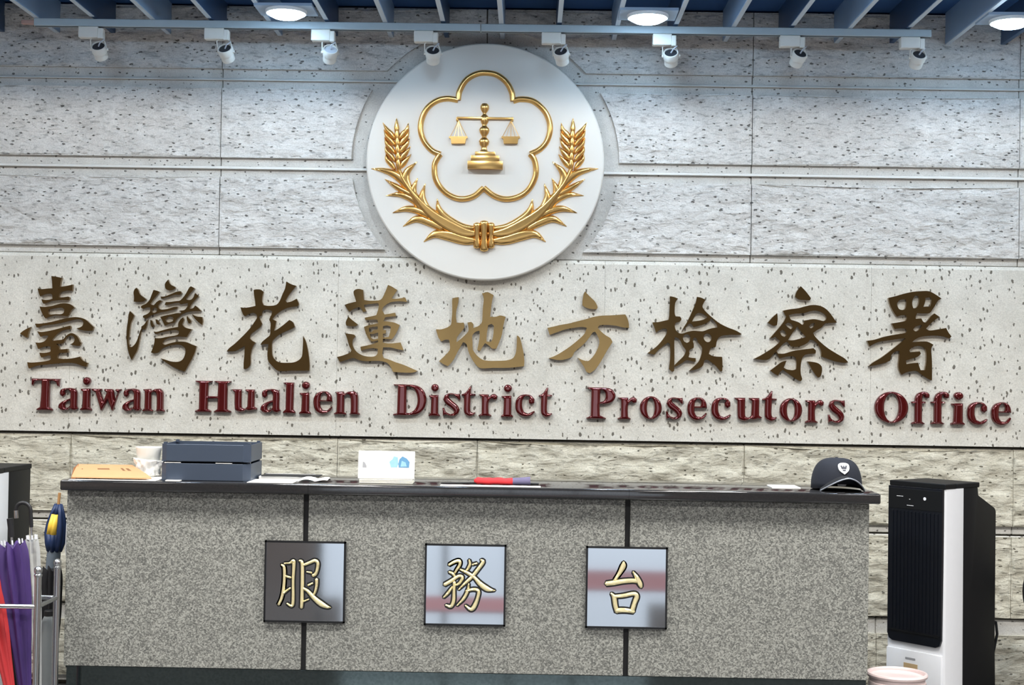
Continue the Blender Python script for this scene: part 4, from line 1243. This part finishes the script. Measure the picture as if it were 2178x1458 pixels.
V, Fc = tube_vf([(0, 0, .005), ((p1 - p0) * .8, 0, .005), (p1 - p0, 0, .005)], [.005, .005, .002], 10)
mesh_obj('barrel', V, Fc, M_BLACK, t, auto=50)
box('clip', .01, .05, -.002, .002, .0098, .0115, M_TRAY, t)

# white desk stand with a small blue picture
M_BLUEP = plain('pale_blue_print', rgb(150, 196, 222), 0.6, var=0.15, scale=60)
M_BLUEP2 = plain('mid_blue_print', rgb(96, 148, 186), 0.6)
M_GREYP = plain('grey_print', rgb(160, 162, 166), 0.6)
M_FAINT = plain('faint_grey_print', rgb(222, 222, 224), 0.6)
sx0, sx1 = on_top(762, -1.10), on_top(882, -1.10)
sw = (sx1 - sx0) / 2
t = thing('desk_stand', 'white desk stand with a small blue picture on the counter', 'desk stand', ((sx0 + sx1) / 2, -1.08, ON))
for k in range(3):
    box('base_leaf', -sw + .006, sw - .006, -.045, .05, .0005 + .0055 * k, .0052 + .0055 * k, M_PAPER2, t, .001, 1)
bm = bmesh.new()
box_bm(bm, -sw, sw, -.004, .004, 0, .110, .0035, 3)
bm.transform(Matrix.Translation((0, -.040, .0165)) @ Matrix.Rotation(math.radians(-8), 4, 'X'))
bm_obj('card_panel', bm, M_PAPER, t, auto=40)


def on_card(u, v):
    """u along the card (0..1), v up it"""
    z = .110 * v
    y = -.0043
    q = Matrix.Translation((0, -.040, .0165)) @ Matrix.Rotation(math.radians(-8), 4, 'X') @ Vector(((-1 + 2 * u) * sw, y, z))
    return q


def card_poly(name, pts, m_, lift=0.0):
    vs = [on_card(u, v) + Vector((0, -lift, 0)) for u, v in pts]
    mesh_obj(name, vs, [tuple(range(len(vs)))], m_, t)


card_poly('printed_picture', [(.58, .42), (.69, .42), (.71, .55), (.70, .78), (.63, .82), (.60, .70), (.55, .62)], M_BLUEP)
card_poly('printed_picture', [(.72, .42), (.90, .42), (.91, .62), (.86, .74), (.78, .82), (.73, .72), (.71, .55)], M_BLUEP2, .0002)
card_poly('printed_picture', [(.75, .45), (.86, .46), (.84, .60), (.77, .66)], M_BLUEP, .0004)
card_poly('printed_mark', [(.08, .40), (.15, .40), (.15, .46), (.12, .58), (.08, .62)], M_GREYP)
for (a, b, v) in ((.18, .50, .74), (.18, .44, .62), (.18, .48, .50), (.10, .34, .24), (.44, .52, .26), (.58, .68, .20), (.72, .84, .22)):
    card_poly('printed_line', [(a, v), (b, v), (b, v + .05), (a, v + .05)], M_FAINT)

# rolled red and violet cloth on a black stick
M_REDC = plain('red_cloth', rgb(206, 44, 50), 0.8, var=0.1)
M_VIOC = plain('grey_violet_cloth', rgb(98, 92, 122), 0.8, var=0.1)
M_SILV = plain('silvery_grey', rgb(170, 172, 170), 0.4, 0.3)
fx = [on_top(p, -1.10) for p in (938, 1003, 1008, 1030, 1090, 1128, 1146)]
t = thing('rolled_flag', 'rolled red and violet cloth flag on a thin black stick', 'flag', (fx[3], -1.10, ON))
X_ = lambda i: fx[i] - fx[3]
tube('stick', [(X_(0), 0, .004), (X_(1), 0, .006), (X_(6), 0, .006)], [.0025, .004, .005], M_BLACK, t, 8)
V, Fc = tube_vf([(X_(2) + (X_(4) - X_(2)) * k / 10, .001 * math.sin(k * 2), .0148 + .0008 * math.sin(k * 1.3)) for k in range(11)], [.005] + [.0135 + .0012 * math.sin(k * 2.1) for k in range(1, 11)], 12)
mesh_obj('red_cloth', V, Fc, M_REDC, t, auto=60)
V, Fc = tube_vf([(X_(4) + (X_(5) - X_(4)) * k / 5, 0, .0150 + .0012 * k / 2) for k in range(6)], [.0135, .014, .0145, .015, .0155, .017], 12)
mesh_obj('violet_cloth', V, Fc, M_VIOC, t, auto=60)
o = box('paper_sheet', on_top(936, -1.18), on_top(1150, -1.18), -1.185, -1.125, ON, ON + .001, M_PAPER)
tag(o, 'white paper strip under the red and violet flag', 'paper')
o = box('paper_sheet', on_top(1640, -1.0), on_top(1700, -1.0), -1.03, -.90, ON, ON + .004, M_PAPER)
tag(o, 'white paper lying left of the navy cap', 'paper')

# navy cap with a white shield badge
M_NAVY = plain('navy_twill', rgb(20, 25, 37), 0.85, var=0.15, scale=300, bump=0.2)
M_NAVYD = plain('dark_underbrim', rgb(14, 16, 22), 0.9)
M_PIPE = plain('silver_piping', rgb(168, 174, 184), 0.4, 0.4)
M_BADGE = plain('white_badge', rgb(236, 237, 240), 0.5)
M_BADGEI = plain('dark_badge_emblem', rgb(48, 50, 62), 0.6)
cxm = on_top(1780, -1.04)
t = thing('cap', 'navy cap with a white shield badge at the right end of the counter', 'cap', (cxm, -1.03, ON), math.radians(4))
V, Fc = [], []
NR, NS = 12, 40
for j in range(NR + 1):
    f = j / NR
    for i in range(NS):
        a = 2 * math.pi * i / NS
        ph = f * math.pi / 2
        r = math.cos(ph) ** .62
        z = .012 + .112 * math.sin(ph) ** .95
        x = .098 * r * math.cos(a)
        y = .105 * r * math.sin(a)
        fr = max(0, -math.sin(a))
        z2 = z + .006 * fr * math.sin(2 * ph)
        if j == 0:
            z2 = .004 + .030 * max(0, -math.sin(a)) ** 3
        V.append((x, y, z2))
for j in range(NR):
    for i in range(NS):
        a, b = j * NS + i, j * NS + (i + 1) % NS
        Fc.append((a, b, b + NS, a + NS))
Fc.append(tuple(NR * NS + i for i in range(NS)))
crown = mesh_obj('crown', V, Fc, M_NAVY, t, auto=60)
md = crown.modifiers.new('thickness', 'SOLIDIFY'); md.thickness = .002; md.offset = -1
lathe('button', [(.007, .0), (.006, .004), (.0, .006)], M_NAVY, crown, 12, off=(0, 0, .122))


def brim_pt(u, v):
    x = .082 * u * (1 + .06 * v)
    y = -.104 * math.sqrt(max(0, 1 - (.082 * u / .098) ** 2)) - .062 * v * (1 - .55 * u * u)
    z = .053 * (1 - abs(u) ** 1.7) - .006 * v + .008
    return (x, y, z)


V, Fc = [], []
NU, NV = 24, 6
for j in range(NV + 1):
    for i in range(NU + 1):
        V.append(brim_pt(-1 + 2 * i / NU, j / NV))
for j in range(NV):
    for i in range(NU):
        a = j * (NU + 1) + i
        Fc.append((a, a + NU + 1, a + NU + 2, a + 1))
brim = mesh_obj('brim', V, Fc, M_NAVYD, t, auto=60)
md = brim.modifiers.new('thickness', 'SOLIDIFY'); md.thickness = .003
tube('silver_piping', [brim_pt(-1 + 2 * i / 30, 1.0) for i in range(31)], .0028, M_PIPE, brim, 8)
# badge: shield on the front of the crown
sh = [(-.021, .014), (-.014, .021), (0, .0235), (.014, .021), (.021, .014), (.021, .0), (.016, -.012), (0, -.026), (-.016, -.012), (-.021, .0)]
Bm = Matrix.Translation((.002, -.0905, .088)) @ Matrix.Rotation(math.radians(-30), 4, 'X')
V, Fc = plate_vf([smooth_loop(sh, 3)[::-1]], -.003, .004)
mesh_obj('badge', [Bm @ Vector(v) for v in V], Fc, M_BADGE, t)
for lp in ([(-.013, .010), (-.008, .012), (-.004, .004), (0, .013), (.004, .004), (.008, .012), (.013, .010), (.009, -.004), (-.009, -.004)], [(-.007, -.007), (.007, -.007), (.005, -.012), (-.005, -.012)]):
    V, Fc = plate_vf([lp[::-1]], -.0042, .002)
    mesh_obj('badge_emblem', [Bm @ Vector(v) for v in V], Fc, M_BADGEI, t)
box('inner_tag', -.012, .022, -.060, -.056, .018, .034, M_BADGE, t, .003, 1)


# ------------------------------------------------------------------ tower air coolers
M_GLOSSB = plain('glossy_navy_black_plastic', rgb(12, 16, 24), 0.3, var=0.1)
M_MATTB = plain('black_plastic', rgb(13, 15, 18), 0.5, var=0.08, spec=0.25)
M_WPL = plain('white_plastic', rgb(226, 228, 232), 0.4, var=0.02)
M_LBL = plain('gold_label', rgb(196, 170, 130), 0.5)


def cooler(label, corner_px, corner_y, Y, theta, w_, dw, dr, shoulder):
    """upright cooler; the corner between front and right side stands at a pixel column"""
    c = at(corner_px, corner_y, Y)
    H = c.z
    d_ = dw + dr
    th = -theta
    R = Matrix.Rotation(th, 3, 'Z')
    off = R @ Vector((w_ / 2, -d_ / 2, 0))
    t = thing('air_cooler', label, 'air cooler', (c.x - off.x, Y - off.y, 0), th, 'tower air coolers')
    xa, xb2, ya = -w_ / 2, w_ / 2, -d_ / 2
    # white front shell, widening a little downwards
    def shell(z, g):
        return [(xa - g, ya - g, z), (xb2 + g, ya - g, z), (xb2 + g * .3, ya + dw, z), (xa - g * .3, ya + dw, z)]
    V = shell(0.02, .012) + shell(.40, .006) + shell(H - .022, .0)
    Fc = [(3, 2, 1, 0), (8, 9, 10, 11)]
    for k in (0, 4):
        for i in range(4):
            Fc.append((k + i, k + (i + 1) % 4, k + 4 + (i + 1) % 4, k + 4 + i))
    bm = bmesh.new()
    vs = [bm.verts.new(v) for v in V]
    for f in Fc:
        bm.faces.new([vs[i] for i in f])
    bmesh.ops.recalc_face_normals(bm, faces=bm.faces)
    ee = [e for e in bm.edges if abs(e.verts[0].co.z - e.verts[1].co.z) > .1]
    bmesh.ops.bevel(bm, geom=ee, offset=.012, segments=3, profile=.5, affect='EDGES')
    bm_obj('white_shell', bm, M_WPL, t, auto=35)
    # rear body: side profile extruded across
    yb = ya + dw
    if shoulder:
        pf = [(yb, .02), (yb + dr, .02), (yb + dr, H - .13), (yb + dr - .01, H - .115), (yb + dr * .45, H - .055), (yb + dr * .43, H - .02), (yb, H - .02)]
    else:
        pf = [(yb, .02), (yb + dr, .02), (yb + dr, H - .02), (yb, H - .02)]
    bm = bmesh.new()
    A = [bm.verts.new((xa + .004, y, z)) for y, z in pf]
    B = [bm.verts.new((xb2 - .004, y, z)) for y, z in pf]
    bm.faces.new(A); bm.faces.new(B[::-1])
    for i in range(len(pf)):
        j = (i + 1) % len(pf)
        bm.faces.new((A[i], A[j], B[j], B[i]))
    bmesh.ops.recalc_face_normals(bm, faces=bm.faces)
    bmesh.ops.bevel(bm, geom=list(bm.edges), offset=.006, segments=2, profile=.5, affect='EDGES')
    bm_obj('rear_body', bm, M_MATTB, t, auto=35)
    # top caps
    box('top_cap', xa - .002, xb2 + .002, ya - .003, ya + dw * .55, H - .022, H, M_MATTB, t, .003, 1)
    box('top_cap', xa + .004, xb2 - .002, ya + dw * .62, yb + dr * (.45 if shoulder else 1.0) + .004, H - .022, H - .001, M_MATTB, t, .003, 1)
    # black front: control field above, slatted grille below
    zb = .385
    lp = [(xa + .004, H - .022), (xa + .004, zb + .03), (xa + .012, zb + .008), (xa + .03, zb), (xb2 - .03, zb), (xb2 - .012, zb + .008), (xb2 - .004, zb + .03), (xb2 - .004, H - .022)]
    pn = plate('front_panel', [lp], ya - .016, .014, M_GLOSSB, t)
    ct_ = box('control_field', xa + .006, xb2 - .006, ya - .0175, ya - .0155, H - .115, H - .030, M_MATTB, t, .001, 1)
    for (u0, u1, z) in ((.17, .29, -.062), (.40, .42, -.072), (.36, .48, -.098)):
        box('indicator_mark', xa + w_ * u0, xa + w_ * u1, ya - .0185, ya - .0172, H + z - .002, H + z, M_WPL, ct_)
    lathe('round_button', [(.007, 0), (.007, .001), (.0, .0012)], M_WPL, ct_, 14, mtx=Matrix.Translation((xa + w_ * .68, ya - .0172, H - .066)) @ Matrix.Rotation(math.pi / 2, 4, 'X'))
    ns = 13
    sl = None
    for k in range(ns):
        x = xa + .026 + (w_ - .052) * k / (ns - 1)
        if sl is None:
            tmp = box('slat', -.0035, .0035, ya - .019, ya - .0155, zb + .055, H - .125, M_GLOSSB, None)
            sl = tmp.data
            bpy.data.objects.remove(tmp)
        o = link(bpy.data.objects.new('slat', sl), pn)
        o.location = (x, 0, 0)
    box('grille_sill', xa + .010, xb2 - .010, ya - .019, ya - .0155, zb + .042, zb + .050, M_MATTB, t)
    # lower white front: recess line, maker's plate
    box('lower_drawer', xa + .001, xb2 - .001, ya - .0175, ya - .004, .06, zb - .030, M_WPL, t, .004, 2)
    box('maker_plate', xa + w_ * .36, xa + w_ * .54, ya - .0185, ya - .017, zb - .068, zb - .060, M_GREYP, t)
    box('energy_label', xa + w_ * .33, xa + w_ * .58, ya - .0185, ya - .017, zb - .105, zb - .084, M_LBL, t)
    for sx in (-1, 1):
        for yy in (ya + .03, -ya - .03):
            lathe('caster', [(.018, -.008), (.02, -.004), (.02, .004), (.018, .008)], M_MATTB, t, 14, mtx=Matrix.Translation((sx * (w_ / 2 - .03), yy, .0205)) @ Matrix.Rotation(math.pi / 2, 4, 'Y'))
    if shoulder:
        yk = -ya
        tube('power_cord', [(xb2 - .03, yk + .004, .46), (xb2 - .015, yk + .022, .45), (xb2 - .01, yk + .024, .40), (xb2 - .02, yk + .012, .32), (xb2 - .02, yk + .016, .20), (xb2 - .02, yk + .02, .03)], .006, M_MATTB, t, 8)
    return t


cooler('tall black and white tower air cooler right of the counter', 2011, 1031, -.75, math.radians(50), .271, .14, .246, True)
cooler('black and white tower air cooler at the left edge behind the umbrella stand', -7, 998, -.80, math.radians(4), .30, .125, .222, False)

# ------------------------------------------------------------------ umbrella stand with umbrellas
M_CHROME = plain('brushed_steel_tube', rgb(188, 190, 192), 0.25, 1.0, var=0.05)
M_PURPLE = plain('purple_nylon', rgb(66, 44, 104), 0.55, var=0.15, scale=15)
M_REDN = plain('red_nylon', rgb(190, 52, 56), 0.5, var=0.12, scale=15)
M_CLEAR = plain('clear_vinyl', rgb(210, 212, 212), 0.25, var=0.03, alpha=0.45)
M_BLKN = plain('black_nylon', rgb(26, 26, 29), 0.5, var=0.15)
M_NAVYN = plain('navy_blue_nylon', rgb(22, 44, 84), 0.5, var=0.12)
M_YELN = plain('yellow_nylon', rgb(236, 196, 72), 0.5, var=0.08)
M_SLEEVE = plain('grey_sleeve', rgb(104, 116, 128), 0.5, var=0.1)
M_WOOD = plain('pale_wood_shaft', rgb(176, 132, 84), 0.5)
M_JUG = plain('grey_plastic', rgb(132, 138, 140), 0.45, var=0.06)
YF_, YBK = -1.40, -1.19
RXR = at(81, 1240, YF_).x
RXL = RXR - .46
RZ = at(81, 1213, YF_).z
RBZ = at(60, 1291, YF_).z
t = root_for('umbrella_stand', 'steel tube umbrella stand with ball caps left of the counter', 'umbrella stand', ((RXL + RXR) / 2, (YF_ + YBK) / 2, 0))
for x in (RXL, RXR):
    for y in (YF_, YBK):
        tube('post', [(x, y, 0.0), (x, y, RZ - .024)], .0125, M_CHROME, t, 16)
        lathe('ball_cap', [(.0125, -.026), (.015, -.022), (.015, -.018), (.011, -.014), (.0145, -.008), (.0155, 0), (.013, .008), (.006, .013), (0, .0145)], M_CHROME, t, 16, off=(x, y, RZ))
for z in (RBZ, .10):
    for y in (YF_, YBK):
        tube('rail', [(RXL, y, z), (RXR, y, z)], .009, M_CHROME, t, 10)
    for x in (RXL, RXR):
        tube('rail', [(x, YF_, z), (x, YBK, z)], .009, M_CHROME, t, 10)
box('drip_tray', RXL, RXR, YF_, YBK, .03, .05, M_JUG, t, .004, 1)
adopt(t)


def umbrella(label, top, tip, r, mat, handle=None, tips=None, stages=None, group='umbrellas in the stand'):
    """closed umbrella: canopy edge up at `top`, point down at `tip`"""
    A, B = Vector(top), Vector(tip)
    ax = (B - A)
    Lg = ax.length
    ax.normalize()
    u = ax.orthogonal().normalized()
    v = ax.cross(u)
    t = root_for('umbrella', label, 'umbrella', tuple(B), group)
    V, Fc = [], []
    NJ, NI = 22, 48
    prof = [(0, .80), (.03, .95), (.10, 1.0), (.25, .92), (.42, .74), (.6, .56), (.8, .38), (.93, .25), (1.0, .16)]
    for j in range(NJ + 1):
        f = j / NJ
        for k in range(len(prof) - 1):
            if prof[k][0] <= f <= prof[k + 1][0]:
                q = (f - prof[k][0]) / (prof[k + 1][0] - prof[k][0])
                rr = r * (prof[k][1] * (1 - q) + prof[k + 1][1] * q)
                break
        for i in range(NI):
            a = 2 * math.pi * i / NI
            fold = 1 + (.20 * (1 - f) + .05) * math.cos(8 * a + f * 3.0) + .06 * math.sin(3 * a + 5 * f)
            lift = -.012 * r / .05 * math.cos(8 * a) * (1 - f) ** 6
            V.append(A + ax * (Lg * f + lift) + (u * math.cos(a) + v * math.sin(a)) * rr * fold)
    for j in range(NJ):
        for i in range(NI):
            a, b = j * NI + i, j * NI + (i + 1) % NI
            Fc.append((a, a + NI, b + NI, b))
    Fc.append(tuple(NJ * NI + i for i in range(NI)))
    Fc.append(tuple(range(NI))[::-1])
    mesh_obj('canopy', V, Fc, mat, t, auto=60)
    tube('ferrule', [B - ax * .01, B + ax * .03], [.006, .004], M_CHROME, t, 8)
    if tips:
        for k in range(8):
            a = 2 * math.pi * (k + .5) / 8
            p = A + (u * math.cos(a) + v * math.sin(a)) * r * .72 - ax * .004
            tube('rib_tip', [p, p - ax * .016], .0032, tips, t, 6)
    if handle == 'crook':
        pts = [A + ax * .05, A - ax * .05]
        up = -ax
        sd = Vector((-1, 0, 0))
        for k in range(9):
            g = math.pi * 1.02 * k / 8
            pts.append(A + up * (.115 + .028 * math.sin(g)) + sd * (.028 - .028 * math.cos(g)))
        pts.append(pts[-1] - up * .03)
        tube('shaft', [A + ax * .05, A + up * .06], .005, M_CHROME, t, 8)
        hp = [A + up * .05] + pts[2:]
        tube('crook_handle', hp, .0075, M_BLKN, t, 10)
        tube('handle_band', hp[-2:], .0085, M_CHROME, t, 10)
    elif handle == 'straight':
        tube('shaft', [A + ax * .05, A - ax * .04], .005, M_CHROME, t, 8)
        tube('grip', [A - ax * .03, A - ax * .10], [.010, .012], M_BLKN, t, 12)
    return t, A, ax, u, v


def W3(px, py, Y):
    return tuple(at(px, py, Y))


t, *_ = umbrella('closed purple umbrella in the steel stand', W3(26, 1160, -1.302), (at(66, 1400, -1.29).x, -1.295, .085), .051, M_PURPLE, 'straight', M_WPL)
adopt(t)
t, *_ = umbrella('closed red umbrella at the lower left corner in the stand', W3(-22, 1225, -1.342), (at(44, 1400, -1.34).x, -1.34, .085), .036, M_REDN, 'straight')
adopt(t)
t, *_ = umbrella('clear vinyl umbrella with a black crook handle in the stand', W3(68, 1150, -1.228), (at(90, 1400, -1.228).x, -1.228, .085), .025, M_CLEAR, 'crook', M_WPL)
adopt(t)
t, *_ = umbrella('closed black umbrella seen between the two right posts of the stand', W3(111, 1210, -1.05), (at(107, 1400, -1.05).x, -1.05, .03), .036, M_BLKN)
adopt(t)
# blue and yellow umbrella in a grey sleeve, leaning against the counter end
A, B = Vector(W3(124, 1078, -.95)), Vector((at(82, 1400, -.95).x, -.95, .02))
ax = (B - A).normalized(); v = (Vector((0, -1, 0)) - Vector((0, -1, 0)).dot(ax) * ax).normalized(); u = v.cross(ax)
t = root_for('umbrella', 'blue and yellow umbrella in a grey sleeve leaning beside the counter end', 'umbrella', tuple(B), 'umbrellas in the stand')
rings = [(-.01, .014), (.03, .026), (.07, .036), (.11, .040), (.15, .035), (.18, .027)]
for q, mt in enumerate((M_NAVYN, M_YELN)):
    V, Fc = [], []
    NI = 48
    for f, rr in rings:
        for i in range(NI + 1):
            a = 2 * math.pi * i / NI
            V.append(A + ax * f + (u * math.cos(a) + v * math.sin(a)) * rr * (1 + .14 * math.cos(8 * a)))
    for j in range(len(rings) - 1):
        for i in range(NI):
            yel = (9 <= i < 17 and 0 < j < 3)
            if yel == (q == 1):
                a = j * (NI + 1) + i
                Fc.append((a, a + NI + 1, a + NI + 2, a + 1))
    used = sorted({i for f_ in Fc for i in f_})
    rm = {i: k for k, i in enumerate(used)}
    o = mesh_obj('canopy_gore', [V[i] for i in used], [tuple(rm[i] for i in f_) for f_ in Fc], mt, t, auto=60)
    md = o.modifiers.new('thickness', 'SOLIDIFY'); md.thickness = .001
tube('sleeve', [A + ax * .16, A + ax * .20, A + ax * .38, B - ax * .02], [.0255, .027, .026, .018], M_SLEEVE, t, 18)
tube('wooden_shaft', [A - ax * .055, A + ax * .10], .006, M_WOOD, t, 10)
adopt(t)
# grey plastic jug in the stand
jc = at(104, 1380, -1.12)
jz = at(104, 1300, -1.12).z + .046
t = thing('plastic_jug', 'grey plastic jug with a dark cap standing behind the umbrella stand', 'jug', (jc.x, -1.12, 0))
lathe('jug_body', [(.026, 0), (.031, .006), (.031, jz - .11), (.029, jz - .085), (.020, jz - .066), (.018, jz - .060)], M_JUG, t, 24)
lathe('cap', [(.021, jz - .064), (.021, jz - .046), (.018, jz - .043), (0, jz - .043)], M_BLACK, t, 20)
# white cables hanging by the end of the counter
cz = at(136, 1120, -1.10).z
t = thing('white_cables', 'bundle of white cables hanging at the left end of the counter', 'cable', (XL - .018, -1.0, 0))
for k in range(3):
    dx = -.004 * k
    tube('cable', [(dx, .02 * k - .03, ZTB - .002), (dx - .010, -.06 + .02 * k, cz), (dx - .016 + .008 * k, -.05 + .02 * k, cz - .10), (dx - .004, -.03, cz - .2), (dx, 0, .3), (dx, 0.0, .004)], .0032, M_WPL, t, 8)

# ------------------------------------------------------------------ pink bin at the lower right
M_PINK = plain('pale_pink_plastic', rgb(228, 208, 206), 0.3, var=0.04, coat=0.3)
pb = at(1908, 1432, -1.0)
t = thing('pink_bin', 'pale pink round bin with a rolled rim right of the counter', 'bin', (pb.x, -1.0, 0))
zr = pb.z
lathe('bin_body', [(.085, 0), (.088, .004), (.106, zr - .055), (.112, zr - .05), (.112, zr - .032), (.108, zr - .028), (.109, zr - .012), (.103, zr - .012), (.086, .012), (0, .012)], M_PINK, t, 44)
lathe('rim', [(.109, zr - .014), (.116, zr - .012), (.118, zr - .004), (.115, zr + .002), (.108, zr + .003), (.104, zr - .002), (.104, zr - .010), (.098, zr - .012), (.05, zr - .010), (0, zr - .009)], M_PINK, t, 44)

# ------------------------------------------------------------------ standing fan cut by the right edge of the picture
fc = at(2268, 1256, -.35)
t = thing('standing_fan', 'dark wire guard of a standing fan at the right edge', 'fan', (fc.x, -.35, 0))
FR, fz = .205, fc.z
Rf = Matrix.Translation((0, -.06, fz)) @ Matrix.Rotation(math.pi / 2, 4, 'X')
for dz in (-.05, .05):
    tube('guard_ring', [Rf @ Vector((FR * math.cos(a), FR * math.sin(a), dz * .2)) for a in [2 * math.pi * k / 48 for k in range(48)]], .005, M_BLACK, t, 8, closed=True)
gd = tube('guard_ring', [Rf @ Vector((.05 * math.cos(a), .05 * math.sin(a), .05)) for a in [2 * math.pi * k / 24 for k in range(24)]], .004, M_BLACK, t, 8, closed=True)
wires = []
for k in range(48):
    a = 2 * math.pi * k / 48
    for s_ in (1, -1):
        wires.append(tube_vf([Rf @ Vector((.05 * math.cos(a), .05 * math.sin(a), .05 * s_)), Rf @ Vector((.14 * math.cos(a), .14 * math.sin(a), .045 * s_)), Rf @ Vector((FR * math.cos(a), FR * math.sin(a), .008 * s_))], .0013, 5))
V, Fc = merge(wires)
o = mesh_obj('guard_wires', V, Fc, M_BLACK, t, smooth=True)
for k in range(3):
    V = []
    for j in range(7):
        r_ = .03 + .145 * j / 6
        for s_ in (0, 1):
            a = 2 * math.pi * k / 3 + (.12 + 1.15 * s_) * (1 - .25 * j / 6)
            V.append(Rf @ Vector((r_ * math.cos(a), r_ * math.sin(a), .018 - .036 * s_)))
    o = mesh_obj('blade', V, [(2 * j, 2 * j + 1, 2 * j + 3, 2 * j + 2) for j in range(6)], M_SLEEVE, t, smooth=True)
    md = o.modifiers.new('thickness', 'SOLIDIFY'); md.thickness = .002
lathe('hub', [(.036, -.045), (.036, .03), (.03, .045), (0, .05)], M_BLACK, t, 20, mtx=Rf)
lathe('motor_housing', [(.02, -.16), (.05, -.15), (.058, -.10), (.05, -.055)], M_MATTB, t, 20, mtx=Rf)
tube('pole', [(0, .05, .03), (0, .05, fz)], .014, M_MATTB, t, 12)
lathe('base', [(.17, 0), (.17, .012), (.15, .022), (.03, .035), (.02, .05)], M_MATTB, t, 32, off=(0, .05, 0))
